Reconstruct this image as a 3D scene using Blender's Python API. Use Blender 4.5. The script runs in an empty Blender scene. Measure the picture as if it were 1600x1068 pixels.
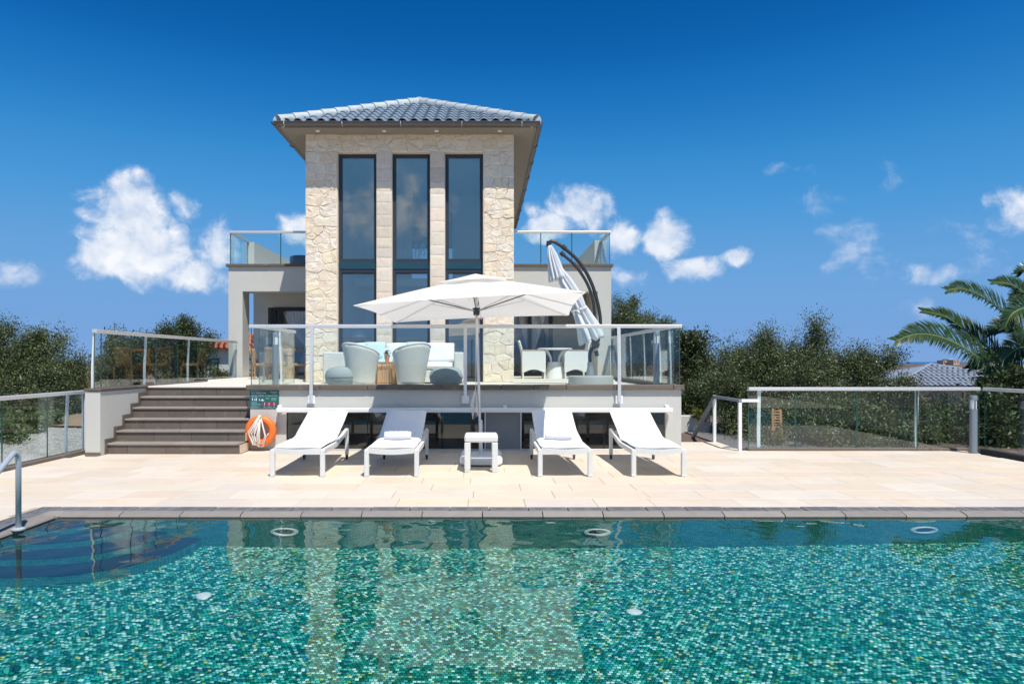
import bpy, math, random
import numpy as np
from mathutils import Vector, Matrix
R = math.radians
random.seed(7); RNG = np.random.default_rng(7)
sc = bpy.context.scene
COL = sc.collection

# ------------------------------------------------------------------ camera
EYE, F, VX, VY = 1.5, 1067.0, 755.0, 564.0        # eye height, focal length and vanishing point of the photo (pixels of 1600x1068)
cd = bpy.data.cameras.new('camera'); cam = bpy.data.objects.new('camera', cd); COL.objects.link(cam)
cam.location = (0, 0, EYE); cam.rotation_euler = (R(90), 0, 0)
cd.sensor_width = 36; cd.lens = F / 1600 * 36; cd.shift_x = (800 - VX) / 1600; cd.shift_y = (VY - 534) / 1600
cd.clip_start = 0.05; cd.clip_end = 90000
sc.camera = cam
def PX(px, d): return (px - VX) * d / F            # x of a pixel column at depth d
def PZ(py, d): return EYE + (VY - py) * d / F      # z of a pixel row at depth d

# ------------------------------------------------------------------ world, sun, exposure
SUN = Vector((-0.23, 0.48, -1.0)).normalized()     # direction the light travels
w = bpy.data.worlds.new('World'); sc.world = w; w.use_nodes = True
nt = w.node_tree; nt.nodes.clear()
def N(t, **k):
    n = nt.nodes.new(t)
    for a, b in k.items(): setattr(n, a, b)
    return n
def setin(n, i, v):
    if hasattr(v, 'is_output'): nt.links.new(v, n.inputs[i])
    else: n.inputs[i].default_value = v
def math_(op, a, b=0.0, c=None, clamp=False):
    n = N('ShaderNodeMath', operation=op, use_clamp=clamp); setin(n, 0, a); setin(n, 1, b)
    if c is not None: setin(n, 2, c)
    return n.outputs[0]
def build_world():
    out = N('ShaderNodeOutputWorld')
    sky = N('ShaderNodeTexSky', sky_type='NISHITA', sun_disc=False)
    sky.sun_elevation = math.asin(-SUN.z); sky.sun_rotation = math.atan2(-SUN.x, -SUN.y)
    sky.altitude = 8000; sky.air_density = 1.5; sky.dust_density = 0.0; sky.ozone_density = 1.5
    dn = N('ShaderNodeVectorMath', operation='SCALE'); nt.links.new(sky.outputs[0], dn.inputs[0]); dn.inputs['Scale'].default_value = 0.1
    cv_ = N('ShaderNodeRGBCurve'); nt.links.new(dn.outputs[0], cv_.inputs['Color'])      # deep, saturated film response of the blue sky
    for ch, pts in enumerate((((0, 0), (.069, .003), (.083, .011), (.125, .056), (.206, .125), (.42, .165), (1, .18)), ((0, 0), (.118, .098), (.142, .152), (.212, .268), (.342, .328), (.62, .338), (1, .345)),
                              ((0, 0), (.236, .345), (.278, .455), (.396, .60), (.58, .64), (.84, .645), (1, .645)))):
        c = cv_.mapping.curves[ch]
        while len(c.points) < len(pts): c.points.new(.5, .5)
        for p, (u, v) in zip(c.points, pts): p.location = (u, v)
    cv_.mapping.update()
    bg = N('ShaderNodeBackground'); bg.inputs[1].default_value = 0.1
    up_ = N('ShaderNodeVectorMath', operation='SCALE'); nt.links.new(cv_.outputs[0], up_.inputs[0]); up_.inputs['Scale'].default_value = 10.0; nt.links.new(up_.outputs[0], bg.inputs[0])
    # cumulus clouds, placed by azimuth and elevation
    tc = N('ShaderNodeTexCoord'); sp = N('ShaderNodeSeparateXYZ'); nt.links.new(tc.outputs['Generated'], sp.inputs[0])
    x, y, z = sp.outputs
    az = math_('ARCTAN2', x, y); hyp = math_('SQRT', math_('ADD', math_('MULTIPLY', x, x), math_('MULTIPLY', y, y)))
    el = math_('ARCTAN2', z, hyp)
    cv = N('ShaderNodeCombineXYZ'); setin(cv, 0, az); setin(cv, 1, el)
    def noise(scale, detail, rough, vec, dist=0.0):
        n = N('ShaderNodeTexNoise'); setin(n, 'Scale', scale); setin(n, 'Detail', detail); setin(n, 'Roughness', rough); setin(n, 'Distortion', dist)
        nt.links.new(vec, n.inputs['Vector']); return n
    wn = noise(9, 4, 0.6, cv.outputs[0])
    wv = N('ShaderNodeVectorMath', operation='SUBTRACT'); nt.links.new(wn.outputs['Color'], wv.inputs[0]); wv.inputs[1].default_value = (.5, .5, .5)
    ws = N('ShaderNodeVectorMath', operation='MULTIPLY_ADD'); nt.links.new(wv.outputs[0], ws.inputs[0]); ws.inputs[1].default_value = (.05, .045, 0)
    nt.links.new(cv.outputs[0], ws.inputs[2])
    P = ws.outputs[0]
    blobs = [(205, 335, 58, 50, 1), (225, 392, 86, 42, 1), (160, 402, 46, 34, .9), (300, 425, 70, 24, .8), (345, 385, 34, 40, .7),
             (150, 300, 26, 20, .6), (280, 320, 26, 22, .7), (470, 360, 34, 24, .9), (505, 375, 30, 24, .9), (905, 330, 42, 34, 1),
             (860, 350, 40, 20, .8), (830, 330, 14, 12, .6), (975, 368, 40, 26, .8), (1040, 372, 38, 32, .78), (1075, 424, 46, 17, .72), (985, 428, 36, 14, .5),
             (1150, 404, 22, 14, .75), (1345, 392, 60, 34, .42), (1355, 365, 30, 24, .42), (1530, 384, 70, 34, .40), (1600, 360, 50, 30, .36), (1440, 425, 26, 14, .42),
             (1480, 425, 24, 14, .45), (1238, 264, 30, 12, .27), (1390, 260, 26, 18, .22), (1270, 310, 32, 16, .24), (15, 420, 40, 22, .5), (1440, 485, 30, 12, .28),
             (590, 470, 60, 26, .6)]
    rr = random.Random(3)
    for k in range(34):                                          # the same scattered cumulus goes on round the rest of the horizon
        a = R(42 + k * 8.2 + rr.uniform(-3, 3)); e = R(rr.uniform(3, 15)); s = rr.uniform(.8, 1.6)
        blobs.append((a, e, R(3.4 * s), R(1.6 * s), rr.uniform(.45, 1)))
    dens = thick = None
    for (px, py, rx, ry, st) in blobs:
        if st and px > 7:
            u, v = (px - VX) / F, (VY - py) / F; a = math.atan(u); e = math.atan(v * math.cos(a)); rx, ry = rx / F * math.cos(a) ** 2, ry / F * math.cos(a)
        else: a, e = px, py
        if a > math.pi: a -= 2 * math.pi
        mp = N('ShaderNodeVectorMath', operation='SUBTRACT'); nt.links.new(P, mp.inputs[0]); mp.inputs[1].default_value = (a, e, 0)
        ms = N('ShaderNodeVectorMath', operation='MULTIPLY'); nt.links.new(mp.outputs[0], ms.inputs[0]); ms.inputs[1].default_value = (1 / rx / 1.42, 1 / ry / 1.42, 0)
        ln = N('ShaderNodeVectorMath', operation='LENGTH'); nt.links.new(ms.outputs[0], ln.inputs[0])
        m = math_('MULTIPLY', math_('SUBTRACT', 1.0, ln.outputs['Value']), st)
        dens = m if dens is None else math_('MAXIMUM', dens, m)
        o_ = math_('MULTIPLY', math_('MULTIPLY', math_('SUBTRACT', 1.4, ln.outputs['Value']), 2.5, clamp=True), min(1, .12 + st)); thick = o_ if thick is None else math_('MAXIMUM', thick, o_)
    fb = noise(18, 11, 0.60, P, 0.1)
    n1 = math_('SUBTRACT', fb.outputs['Fac'], 0.5)
    raw = math_('ADD', math_('MULTIPLY', dens, 1.0), math_('MULTIPLY', n1, 1.7))
    gate = math_('MULTIPLY', math_('ADD', dens, 0.12), 6.0, clamp=True)
    mr = N('ShaderNodeMapRange', interpolation_type='SMOOTHSTEP'); setin(mr, 'Value', raw); setin(mr, 'From Min', 0.05); setin(mr, 'From Max', 0.60)
    fac = math_('MULTIPLY', math_('MULTIPLY', math_('MULTIPLY', mr.outputs[0], gate), thick), 0.94)
    # billows lit from above, blue-grey below
    up = N('ShaderNodeVectorMath', operation='ADD'); nt.links.new(P, up.inputs[0]); up.inputs[1].default_value = (.008, .020, 0)
    fb2 = noise(18, 8, 0.54, up.outputs[0], 0.1)
    sh = math_('ADD', math_('MULTIPLY', math_('SUBTRACT', fb.outputs['Fac'], fb2.outputs['Fac']), 2.4), 0.66, clamp=True)
    cc = N('ShaderNodeMix', data_type='RGBA'); setin(cc, 0, sh); cc.inputs[6].default_value = (.42, .55, .76, 1); cc.inputs[7].default_value = (.93, .94, .97, 1)
    b2 = N('ShaderNodeBackground'); nt.links.new(cc.outputs[2], b2.inputs[0]); b2.inputs[1].default_value = 0.95
    mx = N('ShaderNodeMixShader'); setin(mx, 0, fac); nt.links.new(bg.outputs[0], mx.inputs[1]); nt.links.new(b2.outputs[0], mx.inputs[2])
    nt.links.new(mx.outputs[0], out.inputs[0])
build_world()
ld = bpy.data.lights.new('sun', 'SUN'); sun = bpy.data.objects.new('sun', ld); COL.objects.link(sun)
ld.energy = 5.0; ld.angle = R(0.53); ld.color = (1.0, 0.95, 0.87)
sun.rotation_euler = SUN.to_track_quat('-Z', 'Y').to_euler(); sun.location = (3, -6, 20)
ld.cycles.is_caustics_light = True                               # sunlight refracts through the water
sc.view_settings.view_transform = 'Standard'; sc.view_settings.look = 'None'; sc.view_settings.exposure = 0.16; sc.view_settings.gamma = 1
sc.view_settings.use_curve_mapping = False
sc.cycles.use_denoising = True; sc.cycles.max_bounces = 12; sc.cycles.transparent_max_bounces = 24; sc.cycles.transmission_bounces = 10
sc.cycles.glossy_bounces = 6; sc.cycles.sample_clamp_indirect = 6.0

# ------------------------------------------------------------------ materials
MATS = {}
def mat_nodes(name):
    global nt
    m = bpy.data.materials.new(name); m.use_nodes = True; nt = m.node_tree; nt.nodes.clear(); return m
def M(name, col, rough=.6, var=0., scale=4., bump=0., bscale=60., metal=0., rand=0., hue=0., spec=.5, island=0., stain=None, trans=0., detail=5, coat=0.):
    """procedural Principled material: world-space noise in value, per-object and per-island variation, fine relief"""
    if name in MATS: return MATS[name]
    m = mat_nodes(name)
    o = N('ShaderNodeOutputMaterial'); b = N('ShaderNodeBsdfPrincipled')
    g = N('ShaderNodeNewGeometry'); oi = N('ShaderNodeObjectInfo')
    n1 = N('ShaderNodeTexNoise'); setin(n1, 'Scale', scale); setin(n1, 'Detail', detail); setin(n1, 'Roughness', .65); setin(n1, 'Vector', g.outputs['Position'])
    base = N('ShaderNodeRGB'); base.outputs[0].default_value = (*col, 1); c = base.outputs[0]
    if stain:
        n3 = N('ShaderNodeTexNoise'); setin(n3, 'Scale', stain[1]); setin(n3, 'Detail', 6); setin(n3, 'Roughness', .7); setin(n3, 'Vector', g.outputs['Position'])
        mr = N('ShaderNodeMapRange'); setin(mr, 'Value', n3.outputs['Fac']); setin(mr, 'From Min', stain[2]); setin(mr, 'From Max', stain[2] + .18); setin(mr, 'To Max', stain[3])
        mx = N('ShaderNodeMix', data_type='RGBA'); setin(mx, 0, mr.outputs[0]); setin(mx, 6, c); mx.inputs[7].default_value = (*stain[0], 1); c = mx.outputs[2]
    v = math_('ADD', math_('MULTIPLY', math_('SUBTRACT', n1.outputs['Fac'], .5), 2 * var), 1.0)
    if rand: v = math_('ADD', v, math_('MULTIPLY', math_('SUBTRACT', oi.outputs['Random'], .5), rand))
    if island: v = math_('ADD', v, math_('MULTIPLY', math_('SUBTRACT', g.outputs['Random Per Island'], .5), island))
    h = N('ShaderNodeHueSaturation'); setin(h, 'Color', c); setin(h, 'Value', v)
    if hue:
        src = g.outputs['Random Per Island'] if island else oi.outputs['Random']
        r7 = math_('FRACT', math_('MULTIPLY', src, 7.31))
        setin(h, 'Hue', math_('ADD', .5, math_('MULTIPLY', math_('SUBTRACT', r7, .5), hue)))
        setin(h, 'Saturation', math_('ADD', .8, math_('MULTIPLY', math_('FRACT', math_('MULTIPLY', src, 13.7)), .4)))
    nt.links.new(h.outputs[0], b.inputs['Base Color'])
    b.inputs['Metallic'].default_value = metal; b.inputs['Specular IOR Level'].default_value = spec
    if coat: b.inputs['Coat Weight'].default_value = coat
    setin(b, 'Roughness', math_('ADD', rough, math_('MULTIPLY', math_('SUBTRACT', n1.outputs['Fac'], .5), .15), clamp=True))
    if bump:
        n2 = N('ShaderNodeTexNoise'); setin(n2, 'Scale', bscale); setin(n2, 'Detail', 5); setin(n2, 'Roughness', .65); setin(n2, 'Vector', g.outputs['Position'])
        bp = N('ShaderNodeBump'); setin(bp, 'Strength', bump); setin(bp, 'Distance', .02); setin(bp, 'Height', n2.outputs['Fac']); nt.links.new(bp.outputs[0], b.inputs['Normal'])
    last = b.outputs[0]
    if trans:
        t = N('ShaderNodeBsdfTranslucent'); nt.links.new(h.outputs[0], t.inputs[0])
        ms = N('ShaderNodeMixShader'); setin(ms, 0, trans); nt.links.new(last, ms.inputs[1]); nt.links.new(t.outputs[0], ms.inputs[2]); last = ms.outputs[0]
    nt.links.new(last, o.inputs[0]); MATS[name] = m; return m
def glass(name, tint, ior=1.5, rough=0.0, refl=(.95, .97, 1)):
    """thin glazing: mirror reflection by Fresnel, the rest passes straight through"""
    m = mat_nodes(name); o = N('ShaderNodeOutputMaterial')
    t = N('ShaderNodeBsdfTransparent'); t.inputs[0].default_value = (*tint, 1)
    gl = N('ShaderNodeBsdfGlossy'); gl.inputs['Roughness'].default_value = rough; gl.inputs[0].default_value = (*refl, 1)
    g = N('ShaderNodeNewGeometry'); dt = N('ShaderNodeVectorMath', operation='DOT_PRODUCT'); nt.links.new(g.outputs['Normal'], dt.inputs[0]); nt.links.new(g.outputs['Incoming'], dt.inputs[1])
    f0 = ((ior - 1) / (ior + 1)) ** 2; sch = math_('POWER', math_('SUBTRACT', 1.0, math_('ABSOLUTE', dt.outputs['Value'])), 5.0)
    fr = math_('ADD', math_('MULTIPLY', sch, 1 - f0), f0)
    mx = N('ShaderNodeMixShader'); setin(mx, 0, fr); nt.links.new(t.outputs[0], mx.inputs[1]); nt.links.new(gl.outputs[0], mx.inputs[2])
    nt.links.new(mx.outputs[0], o.inputs[0]); MATS[name] = m; return m
def mosaic(name, ax, ay, size=.025, wall=False):
    """glass mosaic in running bond: one random colour for each tessera, recessed grout"""
    m = mat_nodes(name); o = N('ShaderNodeOutputMaterial'); b = N('ShaderNodeBsdfPrincipled')
    g = N('ShaderNodeNewGeometry'); sp = N('ShaderNodeSeparateXYZ'); nt.links.new(g.outputs['Position'], sp.inputs[0])
    v = math_('DIVIDE', sp.outputs[ay], size); row = math_('FLOOR', v)
    u = math_('ADD', math_('DIVIDE', sp.outputs[ax], size * 1.12), math_('MULTIPLY', math_('FLOORED_MODULO', row, 2.0), .5)); cell = math_('FLOOR', u)
    cb = N('ShaderNodeCombineXYZ'); setin(cb, 0, cell); setin(cb, 1, row)
    wn = N('ShaderNodeTexWhiteNoise', noise_dimensions='2D'); nt.links.new(cb.outputs[0], wn.inputs['Vector'])
    cr = N('ShaderNodeValToRGB'); cr.color_ramp.interpolation = 'CONSTANT'
    pal = [(0, (.002, .11, .085)), (.14, (.004, .17, .13)), (.30, (.006, .25, .18)), (.44, (.013, .36, .27)), (.56, (.045, .48, .38)), (.66, (.15, .64, .53)), (.76, (.36, .80, .71)),
           (.86, (.62, .95, .86)), (.92, (.16, .44, .13)), (.94, (.02, .36, .46)), (.965, (.44, .62, .20)), (.985, (.10, .42, .66))]
    if wall: pal = [(0, (.006, .13, .12)), (.3, (.008, .165, .145)), (.55, (.012, .20, .17)), (.8, (.02, .25, .21))]
    e = cr.color_ramp.elements
    while len(e) < len(pal): e.new(.5)
    for k, (p, c) in enumerate(pal): e[k].position = p; e[k].color = (*c, 1)
    nt.links.new(wn.outputs['Value'], cr.inputs[0])
    fu = math_('ABSOLUTE', math_('SUBTRACT', math_('FRACT', u), .5)); fv = math_('ABSOLUTE', math_('SUBTRACT', math_('FRACT', v), .5))
    gr = math_('GREATER_THAN', math_('MAXIMUM', fu, fv), .435)
    mx = N('ShaderNodeMix', data_type='RGBA'); setin(mx, 0, gr); setin(mx, 6, cr.outputs[0]); mx.inputs[7].default_value = (.10, .42, .37, 1) if wall else (.006, .075, .055, 1)
    nt.links.new(mx.outputs[2], b.inputs['Base Color']); b.inputs['Roughness'].default_value = .25; b.inputs['Specular IOR Level'].default_value = .12
    # pillowed glass tesserae, each set at a slightly different tilt
    hgt = math_('SUBTRACT', 1.0, math_('ADD', math_('POWER', math_('MULTIPLY', fu, 2.0), 3.0), math_('POWER', math_('MULTIPLY', fv, 2.0), 3.0)))
    tl = math_('MULTIPLY', math_('SUBTRACT', math_('FRACT', v), .5), math_('MULTIPLY', math_('SUBTRACT', math_('FRACT', math_('MULTIPLY', wn.outputs['Value'], 17.3)), .5), 1.6))
    bp = N('ShaderNodeBump'); setin(bp, 'Strength', 1.0); setin(bp, 'Distance', size * .22); setin(bp, 'Height', math_('ADD', hgt, tl)); nt.links.new(bp.outputs[0], b.inputs['Normal'])
    nt.links.new(b.outputs[0], o.inputs[0]); MATS[name] = m; return m
def water_mat():
    m = mat_nodes('water'); o = N('ShaderNodeOutputMaterial'); g = N('ShaderNodeBsdfGlass')
    g.inputs['IOR'].default_value = 1.333; g.inputs['Roughness'].default_value = 0; g.inputs[0].default_value = (.93, 1, .99, 1)
    nt.links.new(g.outputs[0], o.inputs[0]); MATS['water'] = m; return m

white_r = M('white_render', (.53, .53, .49), .85, .05, 1.5, .15, 250, stain=((.44, .44, .40), 1.1, .58, .5))
travertine = M('travertine', (.655, .565, .455), .55, .07, 2.2, .05, 90, rand=.10, hue=.015, stain=((.57, .42, .29), 1.7, .54, .45))
floor_t = M('terrace_tile', (.70, .66, .58), .5, .05, 2.5, .03, 90, rand=.06)
basalt = M('brown_stone', (.135, .11, .09), .8, .22, 9, .35, 160, rand=.18, stain=((.30, .26, .23), 5, .58, .6))
coping_m = M('coping_stone', (.15, .155, .165), .75, .2, 8, .3, 140, rand=.22, stain=((.24, .225, .21), 3, .55, .6))
nosing_m = M('nosing_stone', (.26, .23, .205), .7, .2, 8, .3, 140, rand=.2)
stone_m = M('limestone', (.83, .715, .56), .9, .12, 9, .8, 34, rand=.08, hue=.016, stain=((.68, .52, .35), 6, .6, .45))
mortar = M('mortar', (.72, .61, .47), .95, .15, 12, .6, 90)
block_m = M('sawn_limestone', (.76, .66, .53), .85, .16, 11, .6, 60, rand=.26, hue=.02, stain=((.50, .47, .42), 7, .52, .6))
tile_m = M('roof_tile', (.20, .26, .32), .45, .16, 6, .12, 120, rand=.14, spec=.6, stain=((.42, .46, .47), 9, .62, .5))
hip_m = M('hip_tile', (.42, .47, .49), .6, .2, 7, .25, 90, rand=.12, stain=((.58, .59, .56), 5, .52, .7))
soffit_m = M('soffit', (.27, .24, .195), .8, .04, 3)
gutter_m = M('gutter_metal', (.13, .125, .12), .45, .08, 5, metal=.4)
alu = M('aluminium', (.70, .705, .71), .4, .05, 6, metal=.45)
alu_w = M('white_metal', (.78, .79, .80), .4, .03, 6)
frame_b = M('dark_frame', (.012, .014, .02), .4, .05, 6)
spandrel = M('teal_panel', (.015, .06, .09), .35, .04, 6)
frame_g = M('grey_frame', (.03, .04, .058), .4, .05, 6)
wicker_w = M('white_wicker', (.72, .73, .70), .6, .06, 30, .5, 160)
wicker_t = M('tan_wicker', (.42, .25, .12), .7, .12, 30, .5, 160)
wicker_p = M('pale_green_wicker', (.72, .715, .67), .65, .12, 70, 1.0, 70)
cushion = M('white_cushion', (.80, .80, .80), .9, .03, 6, .12, 45)
towel_m = M('towel', (.74, .74, .78), .95, .04, 20, .6, 300)
pouf_m = M('grey_fabric', (.30, .36, .38), .9, .08, 20, .3, 250)
pillow_m = M('aqua_fabric', (.50, .66, .68), .9, .05, 20, .2, 200)
canvas = M('white_canvas', (.86, .84, .80), .85, .02, 4, .05, 300, trans=.42)
canvas_g = M('grey_canvas', (.62, .65, .68), .85, .05, 8, .1, 200)
teak = M('teak', (.48, .25, .10), .6, .2, 18, .15, 120, rand=.3)
dark_metal = M('dark_metal', (.03, .033, .038), .4, .1, 8)
grey_metal = M('grey_metal', (.24, .28, .32), .45, .06, 8, metal=.2)
concrete = M('concrete', (.38, .41, .41), .9, .1, 12, .3, 120)
orange = M('orange_plastic', (.80, .17, .025), .45, .06, 8)
rope_m = M('white_rope', (.74, .71, .64), .9, .1, 40, .4, 300)
ring_w = M('ring_white', (.70, .74, .74), .5, .04, 8)
sign_g = M('sign_green', (.012, .11, .12), .45, .03, 8)
sign_w = M('sign_white', (.8, .82, .82), .5); sign_l = M('sign_pale', (.30, .50, .52), .5); sign_y = M('sign_yellow', (.62, .62, .08), .5); sign_r = M('sign_red', (.34, .02, .06), .5)
plaster_i = M('indoor_plaster', (.80, .81, .81), .9, .02, 2)
floor_i = M('indoor_floor', (.60, .56, .50), .4, .06, 3)
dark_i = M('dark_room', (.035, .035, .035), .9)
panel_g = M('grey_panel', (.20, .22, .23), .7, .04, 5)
curtain_m = M('curtain', (.88, .89, .89), .9, .03, 5, trans=.4)
slate = M('navy_slate', (.008, .012, .022), .5, .15, 12, .1, 80)
gravel_m = M('gravel', (.36, .35, .33), .9, .25, 9, .8, 60, island=.7)
soil_m = M('soil', (.27, .19, .12), .95, .25, 3, .6, 20)
asphalt = M('asphalt', (.14, .14, .145), .9, .15, 8, .3, 150)
bark = M('bark', (.10, .075, .055), .95, .3, 12, .8, 30)
olive_l = M('olive_leaf', (.105, .135, .056), .45, .3, 1.6, island=1.5, hue=.04, trans=.25)
carob_l = M('dark_leaf', (.058, .084, .027), .5, .25, 1.5, island=1.2, hue=.05, trans=.18)
shrub_l = M('shrub_leaf', (.09, .135, .038), .5, .2, 2, island=.8, hue=.06, trans=.2)
hedge_l = M('hedge_leaf', (.14, .15, .035), .5, .2, 2, island=.8, hue=.05, trans=.2)
palm_l = M('palm_leaf', (.042, .082, .024), .38, .15, 3, island=.5, hue=.05, trans=.25)
palm_y = M('palm_rachis', (.17, .21, .06), .5, .1, 6)
flower_y = M('yellow_petal', (.75, .48, .02), .7, island=.4); flower_p = M('pink_petal', (.6, .2, .22), .7, island=.4)
terracotta = M('terracotta', (.62, .28, .12), .8, .1, 10)
red_tile = M('red_roof_tile', (.46, .13, .06), .8, .25, 6, rand=.25, island=.35)
grey_tile = M('grey_roof_tile', (.23, .27, .33), .5, .12, 3, island=.3)
house_w = M('house_white', (.72, .70, .66), .85, .05, 2); house_s = M('house_stone', (.42, .36, .28), .9, .25, 3, .5, 12)
sea_m = M('sea', (.012, .085, .22), .35, .1, .002)
land_m = M('scrub_land', (.125, .085, .068), .95, .35, .05, stain=((.045, .055, .025), .09, .5, .85), detail=8)
rail_glass = glass('rail_glass', (.92, .97, .962), 1.55)
glass_edge = M('glass_edge', (.02, .10, .085), .2)
win_glass = glass('window_glass', (.91, .94, .95), 2.7, refl=(1, .95, .86))
door_glass = glass('door_glass', (.93, .95, .96), 1.6)
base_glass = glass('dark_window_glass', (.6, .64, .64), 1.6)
mos_f = mosaic('mosaic_floor', 0, 1); mos_w = mosaic('mosaic_wall', 0, 2, .03, True); mos_s = mosaic('mosaic_side', 1, 2, .03, True)
water_m = water_mat()
for m_ in (mos_f, mos_w, mos_s, slate): pass

# ------------------------------------------------------------------ mesh helpers
class MB:
    def __init__(s): s.v = []; s.f = []
    def add(s, vs, fs):
        k = len(s.v); s.v += [tuple(p) for p in vs]; s.f += [tuple(i + k for i in q) for q in fs]; return s
    def box(s, x0, x1, y0, y1, z0, z1):
        return s.add([(x0, y0, z0), (x1, y0, z0), (x1, y1, z0), (x0, y1, z0), (x0, y0, z1), (x1, y0, z1), (x1, y1, z1), (x0, y1, z1)],
                     [(0, 3, 2, 1), (4, 5, 6, 7), (0, 1, 5, 4), (1, 2, 6, 5), (2, 3, 7, 6), (3, 0, 4, 7)])
    def cbox(s, x0, x1, y0, y1, z0, z1, c=.006, mt=None):
        """box with chamfered edges"""
        cx, cy, cz = (x0 + x1) / 2, (y0 + y1) / 2, (z0 + z1) / 2; h = ((x1 - x0) / 2, (y1 - y0) / 2, (z1 - z0) / 2); c = min(c, min(h) * .6)
        vs = []; ids = {}
        for sx in (-1, 1):
            for sy in (-1, 1):
                for sz in (-1, 1):
                    for a in range(3):
                        p = [sx * h[0], sy * h[1], sz * h[2]]
                        for b in range(3):
                            if b != a: p[b] -= (sx, sy, sz)[b] * c
                        ids[(sx, sy, sz, a)] = len(vs); q = Vector((cx + p[0], cy + p[1], cz + p[2])); vs.append(mt @ q if mt else q)
        fs = []
        def q(*k): fs.append(tuple(ids[i] for i in k))
        for a in range(3):
            b, e = (a + 1) % 3, (a + 2) % 3
            for sg in (-1, 1):
                def key(u, v_, ax):
                    t = [0, 0, 0]; t[a] = sg; t[b] = u; t[e] = v_; return (*t, ax)
                L = [key(-1, -1, a), key(1, -1, a), key(1, 1, a), key(-1, 1, a)]
                q(*(L if sg > 0 else L[::-1]))
        for a in range(3):
            b, e = (a + 1) % 3, (a + 2) % 3
            for sb in (-1, 1):
                for se in (-1, 1):
                    def key(u, ax):
                        t = [0, 0, 0]; t[a] = u; t[b] = sb; t[e] = se; return (*t, ax)
                    L = [key(-1, b), key(1, b), key(1, e), key(-1, e)]
                    q(*(L if sb * se > 0 else L[::-1]))
        for sx in (-1, 1):
            for sy in (-1, 1):
                for sz in (-1, 1):
                    L = [(sx, sy, sz, 0), (sx, sy, sz, 1), (sx, sy, sz, 2)]; q(*(L if sx * sy * sz > 0 else L[::-1]))
        return s.add(vs, fs)
    def tube(s, pts, r, n=8, caps=True, closed=False):
        pts = [Vector(p) for p in pts]; k = len(pts); rs = r if hasattr(r, '__len__') else [r] * k
        rings = []; prev = None
        for i, p in enumerate(pts):
            a = pts[(i - 1) % k] if (i or closed) else p; b = pts[(i + 1) % k] if (i < k - 1 or closed) else p
            t = (b - a).normalized()
            if prev is None: u = t.orthogonal().normalized()
            else:
                u = prev - t * prev.dot(t); u = u.normalized() if u.length > 1e-6 else t.orthogonal().normalized()
            prev = u; v_ = t.cross(u)
            rings.append([p + (u * math.cos(2 * math.pi * j / n) + v_ * math.sin(2 * math.pi * j / n)) * rs[i] for j in range(n)])
        vs = [q for g in rings for q in g]; fs = []
        for i in range(k if closed else k - 1):
            i2 = (i + 1) % k
            for j in range(n): fs.append((i * n + j, i * n + (j + 1) % n, i2 * n + (j + 1) % n, i2 * n + j))
        if caps and not closed: fs += [tuple(range(n))[::-1], tuple((k - 1) * n + j for j in range(n))]
        return s.add(vs, fs)
    def bar(s, a, b, w_, h_, up=(0, 0, 1)):
        """rectangular bar from a to b"""
        a, b = Vector(a), Vector(b); t = (b - a).normalized(); u = t.cross(Vector(up))
        u = u.normalized() if u.length > 1e-5 else Vector((1, 0, 0)); v_ = u.cross(t)
        vs = [p + u * (sx * w_ / 2) + v_ * (sz * h_ / 2) for p in (a, b) for sx, sz in ((-1, -1), (1, -1), (1, 1), (-1, 1))]
        return s.add(vs, [(0, 1, 2, 3), (7, 6, 5, 4), (0, 4, 5, 1), (1, 5, 6, 2), (2, 6, 7, 3), (3, 7, 4, 0)])
    def lathe(s, c, prof, n=20, caps=True):
        vs = [(c[0] + r * math.cos(2 * math.pi * j / n), c[1] + r * math.sin(2 * math.pi * j / n), c[2] + z) for r, z in prof for j in range(n)]; fs = []
        for i in range(len(prof) - 1):
            for j in range(n): fs.append((i * n + j, i * n + (j + 1) % n, (i + 1) * n + (j + 1) % n, (i + 1) * n + j))
        if caps: fs += [tuple(range(n))[::-1], tuple((len(prof) - 1) * n + j for j in range(n))]
        return s.add(vs, fs)
    def grid(s, fn, nu, nv, closed_u=False):
        """surface fn(u, v) with u, v in 0..1"""
        cu = nu if closed_u else nu + 1
        vs = [fn(i / nu, j / nv) for j in range(nv + 1) for i in range(cu)]
        fs = [(j * cu + i, j * cu + (i + 1) % cu, (j + 1) * cu + (i + 1) % cu, (j + 1) * cu + i) for j in range(nv) for i in range(nu)]
        return s.add(vs, fs)
    def prism(s, poly, y0, y1):
        """polygon in x,z extruded along y"""
        k = len(poly); vs = [(x, y0, z) for x, z in poly] + [(x, y1, z) for x, z in poly]
        return s.add(vs, [tuple(range(k)), tuple(range(2 * k - 1, k - 1, -1))] + [(i, i + k, (i + 1) % k + k, (i + 1) % k) for i in range(k)])
    def mesh(s, name, smooth=False):
        me = bpy.data.meshes.new(name); me.from_pydata(s.v, [], s.f); me.update()
        if smooth: me.polygons.foreach_set('use_smooth', [True] * len(me.polygons))
        return me
    def build(s, name, m, parent=None, smooth=False, solid=0., bevel=0., auto=None):
        o = link(name, s.mesh(name, smooth), m, parent)
        if auto: smooth_angle(o.data, auto)
        if solid: md = o.modifiers.new('solid', 'SOLIDIFY'); md.thickness = solid; md.offset = 0
        if bevel: md = o.modifiers.new('bevel', 'BEVEL'); md.width = bevel; md.segments = 2; md.limit_method = 'ANGLE'
        return o
def smooth_angle(me, deg):
    me.polygons.foreach_set('use_smooth', [True] * len(me.polygons))
    try: me.set_sharp_from_angle(angle=R(deg))
    except Exception: pass
def link(name, me, m, parent=None):
    if m and not me.materials: me.materials.append(m)
    o = bpy.data.objects.new(name, me); COL.objects.link(o)
    if parent: put_under(o, parent)
    return o
def put_under(o, parent):
    o.parent = parent; o.matrix_parent_inverse = world(parent).inverted()
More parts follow.
